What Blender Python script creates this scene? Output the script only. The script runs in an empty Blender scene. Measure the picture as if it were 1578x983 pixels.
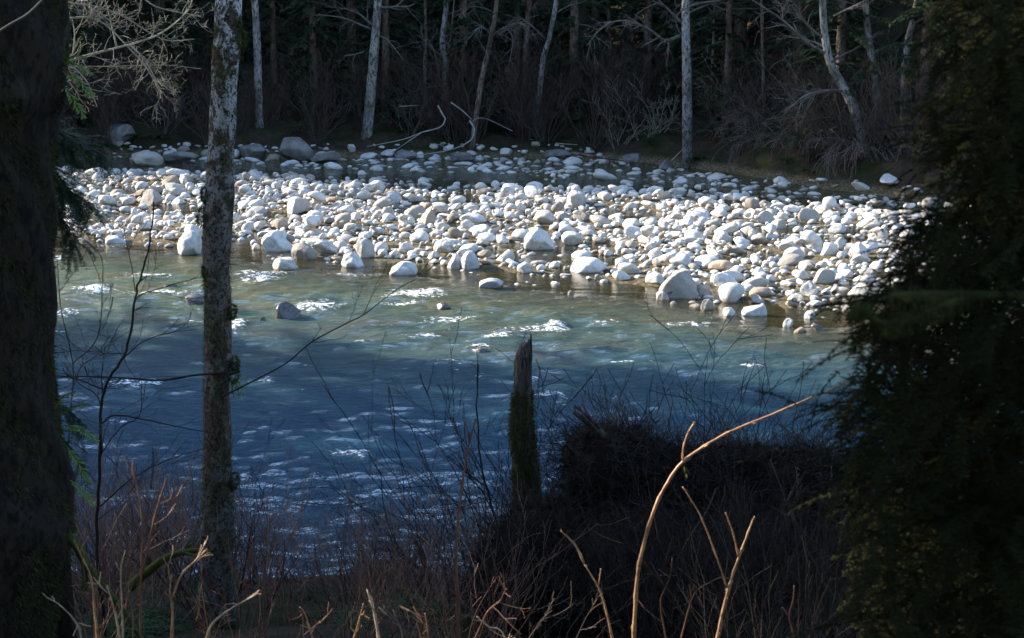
import bpy, bmesh, math, random
import numpy as np
from mathutils import Vector, Matrix

random.seed(7)
NR = np.random.RandomState(11)
scene = bpy.context.scene
COL = scene.collection
R = math.radians

# ------------------------------------------------------------------ camera geometry
W, H = 1578.0, 983.0
LENS = 50.0
F = W * LENS / 36.0
CAMZ = 6.0
PITCH = math.atan((H / 2 - 20) / F)
CP, SP = math.cos(PITCH), math.sin(PITCH)

def ray(px, py):
    u = (px - W / 2) / F
    v = (H / 2 - py) / F
    return np.array([u, CP + v * SP, -SP + v * CP])

def P(px, py, Y):                      # point seen at a pixel, Y metres out
    d = ray(px, py)
    t = Y / d[1]
    return Vector((d[0] * t, Y, CAMZ + d[2] * t))

def G(px, py, z=0.0):                  # point seen at a pixel, on the level z
    d = ray(px, py)
    t = (z - CAMZ) / d[2]
    return Vector((d[0] * t, d[1] * t, z))

def mpp(Y):                            # metres per photo pixel at depth Y
    return Y / F / CP

# ------------------------------------------------------------------ noise (numpy)
_perm = NR.permutation(512)
_perm = np.concatenate([_perm, _perm])
_ga = NR.rand(512) * 2 * np.pi
_gx, _gy = np.cos(_ga), np.sin(_ga)

def pn(x, y, seed=0):
    x = np.asarray(x, float) + seed * 17.13; y = np.asarray(y, float) + seed * 9.71
    xi = np.floor(x).astype(int); yi = np.floor(y).astype(int)
    xf = x - xi; yf = y - yi
    def g(ix, iy, fx, fy):
        h = _perm[(_perm[ix & 511] + iy) & 511]
        return _gx[h] * fx + _gy[h] * fy
    u = xf * xf * xf * (xf * (xf * 6 - 15) + 10); v = yf * yf * yf * (yf * (yf * 6 - 15) + 10)
    a = g(xi, yi, xf, yf); b = g(xi + 1, yi, xf - 1, yf)
    c = g(xi, yi + 1, xf, yf - 1); d = g(xi + 1, yi + 1, xf - 1, yf - 1)
    return (a + (b - a) * u) * (1 - v) + (c + (d - c) * u) * v

def fbm(x, y, o=3, seed=0):
    s = 0; a = 1.0; f = 1.0
    for i in range(o):
        s = s + a * pn(np.asarray(x) * f, np.asarray(y) * f, seed + i * 3); a *= .5; f *= 2.03
    return s

def ss(e0, e1, x):
    t = np.clip((np.asarray(x, float) - e0) / (e1 - e0), 0, 1)
    return t * t * (3 - 2 * t)

def inpoly(x, y, poly):
    x = np.asarray(x, float); y = np.asarray(y, float)
    r = np.zeros(x.shape, bool)
    n = len(poly)
    for i in range(n):
        x1, y1 = poly[i]; x2, y2 = poly[(i + 1) % n]
        c = ((y1 > y) != (y2 > y))
        with np.errstate(divide='ignore', invalid='ignore'):
            xx = (x2 - x1) * (y - y1) / ((y2 - y1) if y2 != y1 else 1e-9) + x1
        r ^= c & (x < xx)
    return r

# ------------------------------------------------------------------ object helpers
def tag(o, label=None, cat=None, group=None, kind=None):
    if label: o['label'] = label
    if cat: o['category'] = cat
    if group: o['group'] = group
    if kind: o['kind'] = kind
    return o

def thing(name, label, cat, loc=(0, 0, 0), group=None):
    o = bpy.data.objects.new(name, None)
    o.empty_display_size = .2
    COL.objects.link(o); o.location = loc
    return tag(o, label, cat, group)

def copy_tree(o, parent=None):
    c = o.copy(); COL.objects.link(c)
    if parent is not None: c.parent = parent
    for ch in [k for k in kids.get(o.name, [])]:
        copy_tree(ch, c)
    return c
kids = {}

class MB:
    """collects tubes, blades and triangles; builds ONE mesh"""
    def __init__(s): s.v = []; s.f = []; s.uv = None
    def tube(s, pts, rad, n=5, cap=True, wob=0.0, rng=random):
        pts = [Vector(p) for p in pts]
        if len(pts) < 2: return
        base = len(s.v); ref = None
        for i, p in enumerate(pts):
            d = (pts[min(i + 1, len(pts) - 1)] - pts[max(i - 1, 0)])
            if d.length < 1e-9: d = Vector((0, 0, 1))
            d.normalize()
            if ref is None:
                ref = d.orthogonal().normalized()
            ref = (ref - d * ref.dot(d))
            if ref.length < 1e-6: ref = d.orthogonal()
            ref.normalize(); bi = d.cross(ref)
            r = rad[i] if not isinstance(rad, (int, float)) else rad
            for k in range(n):
                a = 2 * math.pi * k / n
                rr = r * (1 + (rng.uniform(-wob, wob) if wob else 0))
                s.v.append(tuple(p + ref * (math.cos(a) * rr) + bi * (math.sin(a) * rr)))
        for i in range(len(pts) - 1):
            for k in range(n):
                a = base + i * n + k; b = base + i * n + (k + 1) % n
                s.f.append((a, b, b + n, a + n))
        if cap and n > 2:
            s.f.append(tuple(base + k for k in range(n))[::-1])
            s.f.append(tuple(base + (len(pts) - 1) * n + k for k in range(n)))
    def poly(s, pts):
        b = len(s.v)
        for p in pts: s.v.append(tuple(p))
        s.f.append(tuple(range(b, b + len(pts))))
    def blade(s, p, d, side, l, w):      # narrow four-cornered leaf
        p = Vector(p)
        s.poly([p, p + d * (l * .45) + side * (w * .5), p + d * l, p + d * (l * .45) - side * (w * .5)])
    def mesh(s, name, mat, smooth=True, origin=None):
        me = bpy.data.meshes.new(name)
        v = s.v
        if origin is not None:
            ox, oy, oz = origin
            v = [(a - ox, b - oy, c - oz) for a, b, c in v]
        me.from_pydata(v, [], s.f)
        if smooth: me.polygons.foreach_set('use_smooth', [True] * len(me.polygons))
        if mat: me.materials.append(mat)
        me.update()
        return me
    def build(s, name, mat, parent=None, smooth=True, origin=None):
        me = s.mesh(name, mat, smooth, origin)
        return link(name, me, parent)

def link(name, me, parent=None):
    o = bpy.data.objects.new(name, me); COL.objects.link(o)
    if parent is not None:
        o.parent = parent
        kids.setdefault(parent.name, []).append(o)
    return o

def np_mesh(name, v, f, mat, smooth=True):
    v = np.asarray(v, np.float32); f = np.asarray(f, np.int32)
    me = bpy.data.meshes.new(name)
    n = len(f); k = f.shape[1]
    me.vertices.add(len(v)); me.vertices.foreach_set('co', v.ravel())
    me.loops.add(n * k); me.loops.foreach_set('vertex_index', f.ravel())
    me.polygons.add(n)
    me.polygons.foreach_set('loop_start', np.arange(0, n * k, k, dtype=np.int32))
    me.polygons.foreach_set('loop_total', np.full(n, k, np.int32))
    if smooth: me.polygons.foreach_set('use_smooth', np.ones(n, bool))
    me.materials.append(mat)
    me.update(calc_edges=True); me.validate()
    return me

def rv(rng=random):
    while True:
        v = Vector((rng.uniform(-1, 1), rng.uniform(-1, 1), rng.uniform(-1, 1)))
        if .05 < v.length < 1: return v.normalized()

def spline(pts, n):                     # Catmull-Rom through points
    pts = [Vector(p) for p in pts]
    q = [pts[0] * 2 - pts[1]] + pts + [pts[-1] * 2 - pts[-2]]
    out = []
    m = len(pts) - 1
    for i in range(m):
        a, b, c, d = q[i:i + 4]
        for j in range(n):
            t = j / n
            out.append(.5 * ((2 * b) + (c - a) * t + (2 * a - 5 * b + 4 * c - d) * t * t + (3 * b - a - 3 * c + d) * t ** 3))
    out.append(pts[-1])
    return out

# ------------------------------------------------------------------ materials
def mat(name):
    m = bpy.data.materials.new(name); m.use_nodes = True
    nt = m.node_tree; nt.nodes.clear()
    return m, nt

def N(nt, t, **kw):
    n = nt.nodes.new(t)
    for k, v in kw.items():
        if k in n.inputs.keys() if hasattr(n.inputs, 'keys') else False: n.inputs[k].default_value = v
        else: setattr(n, k, v)
    return n

def ramp(nt, fac, stops, interp='LINEAR'):
    r = nt.nodes.new('ShaderNodeValToRGB'); r.color_ramp.interpolation = interp
    e = r.color_ramp.elements
    e[0].position, e[0].color = stops[0][0], (*stops[0][1], 1)
    e[1].position, e[1].color = stops[-1][0], (*stops[-1][1], 1)
    for p, c in stops[1:-1]:
        x = e.new(p); x.color = (*c, 1)
    nt.links.new(fac, r.inputs[0])
    return r.outputs[0]

def noise(nt, vec, scale, detail=4, rough=.55, dist=0.0):
    n = nt.nodes.new('ShaderNodeTexNoise')
    n.inputs['Scale'].default_value = scale; n.inputs['Detail'].default_value = detail
    n.inputs['Roughness'].default_value = rough; n.inputs['Distortion'].default_value = dist
    if vec is not None: nt.links.new(vec, n.inputs['Vector'])
    return n.outputs[0]

def mapping(nt, vec, scale):
    m = nt.nodes.new('ShaderNodeMapping'); m.inputs['Scale'].default_value = scale
    nt.links.new(vec, m.inputs['Vector']); return m.outputs[0]

def mix(nt, fac, a, b, mode='MIX'):
    n = nt.nodes.new('ShaderNodeMix'); n.data_type = 'RGBA'; n.blend_type = mode
    for sock, v in ((n.inputs[0], fac), (n.inputs[6], a), (n.inputs[7], b)):
        if isinstance(v, (int, float)): sock.default_value = v
        elif isinstance(v, tuple): sock.default_value = (*v, 1)
        else: nt.links.new(v, sock)
    return n.outputs[2]

def mathn(nt, op, a, b=None, clamp=False):
    n = nt.nodes.new('ShaderNodeMath'); n.operation = op; n.use_clamp = clamp
    for i, v in enumerate((a, b)):
        if v is None: continue
        if isinstance(v, (int, float)): n.inputs[i].default_value = v
        else: nt.links.new(v, n.inputs[i])
    return n.outputs[0]

def finish(nt, col, rough=.8, bump=None, bstr=.4, bdist=.02, spec=.3, translucent=None):
    p = nt.nodes.new('ShaderNodeBsdfPrincipled'); o = nt.nodes.new('ShaderNodeOutputMaterial')
    if isinstance(col, tuple): p.inputs['Base Color'].default_value = (*col, 1)
    else: nt.links.new(col, p.inputs['Base Color'])
    if isinstance(rough, (int, float)): p.inputs['Roughness'].default_value = rough
    else: nt.links.new(rough, p.inputs['Roughness'])
    p.inputs['Specular IOR Level'].default_value = spec
    if bump is not None:
        b = nt.nodes.new('ShaderNodeBump'); b.inputs['Strength'].default_value = bstr; b.inputs['Distance'].default_value = bdist
        nt.links.new(bump, b.inputs['Height']); nt.links.new(b.outputs[0], p.inputs['Normal'])
    sh = p.outputs[0]
    if translucent:
        t = nt.nodes.new('ShaderNodeBsdfTranslucent')
        if isinstance(col, tuple): t.inputs[0].default_value = (*col, 1)
        else: nt.links.new(col, t.inputs[0])
        mx = nt.nodes.new('ShaderNodeMixShader'); mx.inputs[0].default_value = translucent
        nt.links.new(sh, mx.inputs[1]); nt.links.new(t.outputs[0], mx.inputs[2]); sh = mx.outputs[0]
    nt.links.new(sh, o.inputs[0])
    return p

def objco(nt): return nt.nodes.new('ShaderNodeTexCoord').outputs['Object']
def worldco(nt): return nt.nodes.new('ShaderNodeNewGeometry').outputs['Position']

def m_stone(name, src):
    m, nt = mat(name)
    w = worldco(nt)
    if src == 'obj': rnd = nt.nodes.new('ShaderNodeObjectInfo').outputs['Random']
    else:
        a = nt.nodes.new('ShaderNodeAttribute'); a.attribute_name = 'tint'; rnd = a.outputs['Fac']
    c = ramp(nt, rnd, [(0, (.30, .27, .23)), (.12, (.50, .46, .40)), (.4, (.62, .60, .56)), (.7, (.66, .64, .61)), (.87, (.50, .49, .48)), (.95, (.36, .27, .18)), (1, (.22, .21, .20))])
    c = mix(nt, ramp(nt, noise(nt, w, 5, 6, .7), [(.48, (0, 0, 0)), (.70, (.6, .6, .6))]), c, (.27, .24, .20))
    c = mix(nt, ramp(nt, noise(nt, w, 60, 2, .6), [(.5, (0, 0, 0)), (.72, (.55, .55, .55))]), c, (.16, .15, .15))
    z = nt.nodes.new('ShaderNodeSeparateXYZ'); nt.links.new(w, z.inputs[0])
    zz = mathn(nt, 'ADD', z.outputs[2], mathn(nt, 'MULTIPLY', noise(nt, w, 6, 3), .07))
    wet = ramp(nt, zz, [(.035, (1, 1, 1)), (.085, (0, 0, 0))])
    c = mix(nt, wet, c, mix(nt, .55, c, (.10, .075, .045)))
    rough = ramp(nt, zz, [(.04, (.25,) * 3), (.1, (.85,) * 3)])
    finish(nt, c, rough, noise(nt, w, 14, 8, .7), .9, .05)
    return m

def m_bark(name, base, dark, pale, moss, zs=(1, 1, .5), s=14, moss_amt=.5, pale_t=(.48, .6), upper=None):
    m, nt = mat(name)
    o = mapping(nt, objco(nt), zs)
    n1 = noise(nt, o, s, 6, .62, .4); n2 = noise(nt, o, s * .35, 4, .6, .8)
    c = ramp(nt, n1, [(.3, dark), (.55, base), (.75, base)])
    pf = ramp(nt, n2, [(pale_t[0], (0, 0, 0)), (pale_t[1], (1, 1, 1))])
    if upper:
        g = nt.nodes.new('ShaderNodeSeparateXYZ'); nt.links.new(worldco(nt), g.inputs[0])
        pf = mix(nt, 1.0, pf, ramp(nt, mathn(nt, 'MULTIPLY', g.outputs[2], .1), [(upper[0] * .1, (.14,) * 3), (upper[1] * .1, (1, 1, 1))]), 'MULTIPLY')
    c = mix(nt, pf, c, pale)
    c = mix(nt, ramp(nt, noise(nt, o, s * 2.2, 5, .7), [(.50, (0, 0, 0)), (.58, (1, 1, 1))]), c, dark)
    c = mix(nt, ramp(nt, noise(nt, o, s * .22, 5, .65, .3), [(1 - moss_amt, (0, 0, 0)), (1.08 - moss_amt, (1, 1, 1))]), c, moss)
    finish(nt, c, .9, n1, .8, .02, .15)
    return m

def m_plain(name, a, b, s=12, rough=.8, trans=None, bump=.4, spec=.2, rnd=False):
    m, nt = mat(name)
    o = objco(nt)
    n1 = noise(nt, o, s, 5, .6)
    c = ramp(nt, n1, [(.32, a), (.68, b)])
    if rnd:
        r = nt.nodes.new('ShaderNodeObjectInfo').outputs['Random']
        c = mix(nt, r, c, mix(nt, .5, c, a))
    finish(nt, c, rough, n1, bump, .01, spec, trans)
    return m

M = {}
M['stone'] = m_stone('pale_granite', 'obj'); M['stones'] = m_stone('pale_granite_small', 'attr')
M['alder'] = m_bark('alder_bark', (.095, .066, .048), (.022, .016, .012), (.46, .46, .46), (.035, .032, .012), (1, 1, .8), 26, .42, (.46, .53), (4.7, 6.1))
M['far_bark'] = m_bark('far_alder_bark', (.16, .15, .14), (.05, .045, .04), (.30, .29, .28), (.05, .055, .03), (1, 1, .5), 5, .36, (.42, .6))
M['far_brown'] = m_bark('far_brown_bark', (.13, .09, .065), (.05, .035, .03), (.20, .16, .13), (.05, .055, .03), (1, 1, .5), 5, .36)
M['mossy'] = m_bark('mossy_maple_bark', (.028, .02, .014), (.008, .006, .005), (.07, .06, .05), (.022, .026, .006), (1, 1, .5), 16, .42, (.62, .75))
M['snag'] = m_bark('rotten_snag_wood', (.075, .056, .044), (.02, .015, .012), (.17, .145, .125), (.045, .05, .015), (1, 1, .18), 26, .42, (.55, .7))
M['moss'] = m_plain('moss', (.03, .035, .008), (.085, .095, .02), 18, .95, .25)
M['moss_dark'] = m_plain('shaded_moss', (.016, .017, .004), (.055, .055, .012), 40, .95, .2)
M['twig_pale'] = m_plain('pale_lichen_twigs', (.13, .12, .095), (.28, .255, .20), 4, .85)
M['twig_grey'] = m_plain('grey_twigs', (.06, .052, .046), (.16, .14, .125), 3, .85)
M['twig_brown'] = m_plain('brown_twigs', (.042, .030, .025), (.10, .07, .055), 3, .85)
M['twig_dark'] = m_plain('dark_twigs', (.012, .009, .0075), (.033, .024, .018), 6, .85)
M['cane'] = m_plain('orange_brown_cane', (.16, .07, .032), (.46, .25, .12), 30, .5, None, .3, .4)
M['cane_red'] = m_plain('reddish_brown_cane', (.08, .032, .018), (.22, .095, .05), 8, .6, None, .3, .3)
M['cane_pale'] = m_plain('pale_broken_cane', (.22, .13, .07), (.52, .38, .24), 12, .6, None, .3, .3)
M['brush'] = m_plain('thicket_stems', (.09, .05, .038), (.26, .15, .10), 5, .75, rnd=True)
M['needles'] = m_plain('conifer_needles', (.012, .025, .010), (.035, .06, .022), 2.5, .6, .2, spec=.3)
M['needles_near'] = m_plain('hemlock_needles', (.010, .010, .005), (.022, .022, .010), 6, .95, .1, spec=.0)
M['fern_far'] = m_plain('sword_fern_green', (.018, .035, .012), (.04, .065, .022), 14, .7, .2, spec=.1)
M['fern'] = m_plain('fern_green', (.08, .13, .008), (.17, .25, .015), 14, .5, .35, spec=.4)
M['soil'] = m_plain('root_soil', (.010, .006, .004), (.026, .016, .010), 7, .95, None, .9)
M['wood_pale'] = m_plain('bleached_driftwood', (.17, .16, .15), (.32, .30, .28), 6, .8)
M['wet_rock'] = m_plain('wet_dark_rock', (.05, .04, .038), (.15, .13, .125), 5, .3, None, .8, .5)
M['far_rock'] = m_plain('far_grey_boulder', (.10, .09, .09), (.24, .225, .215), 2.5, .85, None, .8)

# ------------------------------------------------------------------ shapes of the place
BAR_PX = [(-60, 262), (90, 258), (400, 262), (600, 270), (800, 284), (1100, 291), (1300, 312), (1460, 330), (1620, 350), (1620, 400), (1500, 425), (1400, 470), (1330, 505),
          (1210, 508), (1110, 490), (1000, 462), (860, 452), (740, 436), (600, 424), (420, 410), (330, 395), (200, 386), (90, 384), (-60, 380)]
BAR = [tuple(G(*p)[:2]) for p in BAR_PX]
FAR_PX = [(150, 244), (330, 252), (500, 262), (800, 268), (1100, 288), (1300, 310), (1420, 322), (1480, 322), (1400, 300), (1250, 286), (1120, 272), (1000, 254), (830, 236), (600, 234), (420, 240), (300, 238), (150, 236)]
FARB = [tuple(G(*p)[:2]) for p in FAR_PX]

def far_edge(x):
    return np.interp(x, [-60, -30, -20.5, -17, 0, 5, 8, 11, 14, 20, 40, 80], [68, 60, 58, 60.5, 60, 58.5, 55, 49.5, 45.5, 41, 34, 30])

def near_edge(x):
    return 14.2 + 22 * ss(-10, -31, x) + 3.6 * ss(1.0, 4.5, x) + .5 * pn(np.asarray(x) * .5, 3.3)

def ground_z(x, y):
    x = np.asarray(x, float); y = np.asarray(y, float)
    ne = near_edge(x); fe = far_edge(x) + .8 * pn(x * .35, y * 0 + 1.7)
    # near bank
    d = ne - y
    nb = np.interp(d, [-3, -1, 0, .6, 2.2, 5.2, 8.2, 11.2, 14, 20, 60], [-.7, -.4, 0, .35, .95, 1.9, 3.0, 4.25, 4.5, 5.0, 8])
    nb = nb + np.where(d > 0, .18 * fbm(x * .7, y * .7, 3, 2), 0)
    hl = ss(-20, -40, x) * ss(-1, 6, d) * ss(8, 17, y) * 14       # wooded spur upstream
    nb = nb + hl
    # far bank
    e = y - fe
    fb = np.interp(e, [-3, -1, 0, 1.5, 5, 12, 30, 60, 120], [-.4, -.2, 0, .7, 1.4, 3.0, 14, 32, 46])
    fb = fb + np.where(e > 0, .35 * fbm(x * .35, y * .35, 3, 5) * np.clip(e, 0, 2), 0)
    fb = fb + ss(-24, -42, x) * ss(0, 7, e) * 15
    # river bed with the bar
    bed = np.full(x.shape, -.55)
    inb = inpoly(x, y, BAR)
    core = .015 + .16 * fbm(x * .28, y * .28, 2, 9) + .06 * fbm(x * 1.3, y * 1.3, 2, 4)
    near_bar = np.zeros(x.shape)
    for dx, dy in ((0, 0), (.8, 0), (-.8, 0), (0, .8), (0, -.8), (0, 1.6), (0, -1.6), (1.5, 1.), (-1.5, -1.), (-1.5, 1), (1.5, -1)):
        near_bar = near_bar + inpoly(x + dx, y + dy, BAR)
    k = near_bar / 11.0
    far_sh = ss(46, 52, y + .35 * np.clip(x, 0, 12)) * 0 + inpoly(x, y, FARB) * 1.0
    bed = bed * (1 - k) + core * k
    bed = np.where((far_sh > 0) & ~inb, np.maximum(bed, -.06 + .12 * fbm(x * .4, y * .4, 2, 6)), bed)
    bed = np.where((y > 46) & (k < 1), np.maximum(bed, -.22), bed)
    z = np.where(d > -1.5, np.maximum(nb, bed * 0 - .55 if False else nb), bed)
    z = np.where(d <= -1.5, np.minimum(bed, np.maximum(bed, -.7)), z)
    z = np.where(e > -1.5, np.maximum(fb, np.where(e > 0, fb, bed)), z)
    return z

def gz(x, y): return float(ground_z(np.array([x]), np.array([y]))[0])

def grid(xs, ys):
    X, Y = np.meshgrid(xs, ys)
    nx, ny = len(xs), len(ys)
    i = np.arange(nx * ny).reshape(ny, nx)
    f = np.stack([i[:-1, :-1], i[:-1, 1:], i[1:, 1:], i[1:, :-1]], -1).reshape(-1, 4)
    return X.ravel(), Y.ravel(), f

# ---- ground
def axis(parts):
    out = []
    for a, b, s in parts: out += list(np.arange(a, b, s))
    return np.array(out + [parts[-1][1]])
gx = axis([(-260, -60, 10), (-60, -22, 1.5), (-22, 22, .25), (22, 60, 1.5), (60, 260, 10)])
gy = axis([(-120, -20, 6), (-20, 0, 1), (0, 70, .25), (70, 130, 2), (130, 330, 10)])
X, Y, Fc = grid(gx, gy)
Z = ground_z(X, Y)
m, nt = mat('forest_floor_and_gravel')
w = worldco(nt)
sx = nt.nodes.new('ShaderNodeSeparateXYZ'); nt.links.new(w, sx.inputs[0])
grav = ramp(nt, noise(nt, w, 12, 6, .7), [(.35, (.04, .03, .015)), (.5, (.11, .085, .045)), (.66, (.24, .21, .15))])
soil = ramp(nt, noise(nt, w, 6, 6, .7), [(.3, (.02, .014, .010)), (.6, (.06, .042, .028)), (.8, (.10, .07, .045))])
mossc = ramp(nt, noise(nt, w, 14, 4, .7), [(.3, (.014, .016, .006)), (.7, (.035, .040, .014))])
soil = mix(nt, ramp(nt, noise(nt, w, .9, 5, .6), [(.46, (0, 0, 0)), (.6, (1, 1, 1))]), soil, mossc)
hz = ramp(nt, mathn(nt, 'ADD', sx.outputs[2], mathn(nt, 'MULTIPLY', noise(nt, w, 1.2, 3), .3)), [(.30, (0, 0, 0)), (.5, (1, 1, 1))])
finish(nt, mix(nt, hz, grav, soil), .9, noise(nt, w, 9, 8, .75), 1.0, .08, .1)
tag(link('ground', np_mesh('ground', np.stack([X, Y, Z], 1), Fc, m)), 'riverbed gravel and leaf littered wooded banks', None, None, 'structure')

# ---- water
FOAM_GLINTS = [(495, 474, 34, 9, 1.5), (470, 480, 30, 6, 1), (365, 503, 11, 8, 1.6), (640, 456, 45, 6, 1.1), (665, 448, 30, 5, 1), (400, 432, 34, 5, 1.1), (140, 448, 40, 5, 1), (148, 449, 9, 5, 1.4), (100, 487, 26, 6, 1),
        (210, 600, 40, 6, 1.2), (235, 596, 12, 5, 1.3), (190, 592, 30, 4, .9), (412, 585, 14, 4, 1.2), (858, 505, 16, 7, 1.6), (830, 508, 40, 5, .9), (770, 520, 28, 5, 1.1), (740, 536, 18, 6, 1.1),
        (848, 612, 26, 6, 1.2), (870, 624, 10, 7, .9), (822, 586, 12, 4, 1.1), (556, 701, 12, 6, 1.6), (535, 694, 32, 6, 1), (420, 730, 14, 5, .8), (377, 738, 9, 5, 1.5), (1035, 500, 40, 3, 1), (1085, 503, 22, 3, .9),
        (1165, 567, 22, 4, .9), (1140, 569, 26, 3, .7), (240, 452, 60, 3, .8), (300, 497, 70, 3, .9), (930, 498, 34, 3, .8), (700, 492, 40, 4, .8), (400, 425, 60, 3, .8), (540, 425, 40, 3, .8), (600, 470, 40, 3, .7),
        (1385, 732, 44, 5, 1.5), (1450, 731, 50, 5, 1.1), (1540, 732, 30, 6, 1.2), (862, 735, 10, 7, 1.1), (845, 740, 10, 8, .9), (700, 560, 30, 3, .6), (960, 560, 30, 3, .6), (600, 610, 25, 4, .6), (460, 600, 18, 5, .7),  # the far right entries by the near shore are glints painted as white foam
        (740, 580, 10, 5, .8), (1010, 560, 14, 4, .8), (170, 380, 50, 4, .7), (240, 425, 40, 4, .9), (90, 400, 20, 4, 1), (560, 530, 30, 3, .7), (660, 520, 20, 3, .8), (180, 650, 30, 4, .7), (100, 610, 30, 4, .7)]
wx = axis([(-90, -24, 2), (-24, -16, .3), (-16, 16, .07), (16, 24, .3), (24, 90, 2)])
ys = [9.0]
while ys[-1] < 66: ys.append(ys[-1] + (.05 if ys[-1] < 12 else max(.05, ys[-1] * .0032)))
wy = np.array(ys + [68, 72, 76])
X, Y, Fc = grid(wx, wy)
bar_k = np.zeros(X.shape)
for dy in (-2.4, -1.4, -.5, 0, .8): bar_k += inpoly(X, Y - dy, BAR)
bar_k = np.clip(bar_k / 5, 0, 1)
far_calm = ss(49, 53, Y + .4 * np.clip(X, 0, 14))
amp = (1 - bar_k) * (1 - far_calm)
rough_zone = .55 + .45 * ss(-.25, .35, fbm(X * .09, Y * .16, 2, 31))
U = X + .25 * Y; V = Y - .12 * X
wv = .10 * pn(U * .5, V * .8, 21) + .11 * pn(U * .8, V * 2.0, 22) + .058 * pn(U * 1.5, V * 4.4, 23) + .036 * pn(U * 3, V * 9, 24)
rid = .045 * (1 - np.abs(pn(U * .9, V * 1.5, 25)) * 2.4)
Zw = (wv + rid * .8) * amp * rough_zone + (.004 * pn(X * 2, Y * 3, 26) + .003 * pn(X * 5, Y * 7, 27)) * (1 - amp)
foam = np.zeros(X.shape)
for fx, fy, fw, fh, fa in FOAM_GLINTS:
    c = G(fx, fy); m1 = mpp(c.y)
    ry = fh * c.y * c.y / (F * CAMZ)
    q = ((X - c.x) / (fw * m1)) ** 2 + ((Y - c.y) / ry) ** 2
    g = fa * np.exp(-q * .9)
    foam += g; Zw += .045 * np.exp(-q * .7) * fa
caps_glints = np.clip(fbm(U * .8, V * 1.9, 3, 41) + .55 * fbm(X * .12, Y * .2, 2, 42) - .42, 0, 1) * 2.4
foam += caps_glints * amp * .7 * (.3 + .7 * ss(19, 25, Y)) + (.05 + (.17 + .22 * ss(22, 26, Y)) * np.clip(.5 + 1.6 * fbm(X * .22, Y * .5, 2, 61), 0, 1)) * amp  # riffle foam, plus sun glints painted in as small white specks
wme = np_mesh('water', np.stack([X, Y, Zw], 1), Fc, None) if False else None
m, nt = mat('river_water')
w = worldco(nt)
at = nt.nodes.new('ShaderNodeAttribute'); at.attribute_name = 'foam'
shade_tint = nt.nodes.new('ShaderNodeAttribute'); shade_tint.attribute_name = 'deep'  # 'deep' marks the shaded near zone, tinted into the water colour
ad = nt.nodes.new('ShaderNodeAttribute'); ad.attribute_name = 'shallow'
wm = mapping(nt, w, (.6, 1.7, 1))
b1 = noise(nt, wm, 7, 6, .62, .3); 
bump = nt.nodes.new('ShaderNodeBump'); bump.inputs['Strength'].default_value = .8; bump.inputs['Distance'].default_value = .13
nt.links.new(mathn(nt, 'MULTIPLY', b1, mathn(nt, 'SUBTRACT', 1.06, ad.outputs['Fac'])), bump.inputs['Height'])
glo = nt.nodes.new('ShaderNodeBsdfGlossy'); glo.inputs['Roughness'].default_value = .085; glo.inputs['Color'].default_value = (1, 1, 1, 1)
nt.links.new(bump.outputs[0], glo.inputs['Normal'])
fr = nt.nodes.new('ShaderNodeFresnel'); fr.inputs['IOR'].default_value = 1.33; nt.links.new(bump.outputs[0], fr.inputs['Normal'])
dif = nt.nodes.new('ShaderNodeBsdfDiffuse')
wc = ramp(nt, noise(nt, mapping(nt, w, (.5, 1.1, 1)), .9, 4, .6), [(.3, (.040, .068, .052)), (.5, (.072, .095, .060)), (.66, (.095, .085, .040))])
wc = mix(nt, shade_tint.outputs['Fac'], wc, (.010, .050, .085))
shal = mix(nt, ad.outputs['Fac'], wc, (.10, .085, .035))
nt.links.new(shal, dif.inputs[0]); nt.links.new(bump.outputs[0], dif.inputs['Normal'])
tr = nt.nodes.new('ShaderNodeBsdfTransparent'); tr.inputs[0].default_value = (.80, .74, .50, 1)
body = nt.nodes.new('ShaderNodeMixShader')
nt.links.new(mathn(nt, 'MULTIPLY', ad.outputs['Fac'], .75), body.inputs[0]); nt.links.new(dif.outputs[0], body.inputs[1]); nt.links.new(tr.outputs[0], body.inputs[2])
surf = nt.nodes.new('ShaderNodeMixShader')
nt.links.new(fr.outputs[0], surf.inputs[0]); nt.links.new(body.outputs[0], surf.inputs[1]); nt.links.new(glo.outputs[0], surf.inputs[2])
fd = nt.nodes.new('ShaderNodeBsdfDiffuse'); fd.inputs[0].default_value = (.86, .88, .9, 1); nt.links.new(bump.outputs[0], fd.inputs['Normal'])
fn = noise(nt, mapping(nt, w, (1, 1.6, 1)), 9, 6, .75, .4)
fm = ramp(nt, mathn(nt, 'MULTIPLY', at.outputs['Fac'], mathn(nt, 'ADD', mathn(nt, 'MULTIPLY', fn, 4.2), -1.8)), [(.38, (0, 0, 0)), (.62, (1, 1, 1))])
al = nt.nodes.new('ShaderNodeMixShader'); nt.links.new(fm, al.inputs[0]); nt.links.new(surf.outputs[0], al.inputs[1]); nt.links.new(fd.outputs[0], al.inputs[2])
o = nt.nodes.new('ShaderNodeOutputMaterial'); nt.links.new(al.outputs[0], o.inputs[0])
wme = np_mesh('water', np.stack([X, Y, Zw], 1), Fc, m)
a = wme.attributes.new('foam', 'FLOAT', 'POINT'); a.data.foreach_set('value', foam.astype(np.float32))
shallow = np.clip(bar_k * 1.25 + far_calm * .6, 0, 1)
a = wme.attributes.new('shallow', 'FLOAT', 'POINT'); a.data.foreach_set('value', shallow.astype(np.float32))
a = wme.attributes.new('deep', 'FLOAT', 'POINT'); a.data.foreach_set('value', np.clip(ss(31, 19, Y + .12 * X + 1.5 * pn(X * .2, Y * .3, 51)), 0, 1).astype(np.float32))  # shade on the near water painted into the body colour, not real depth
tag(link('water', wme), 'green and blue river water with small white riffles', None, None, 'structure')

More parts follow.
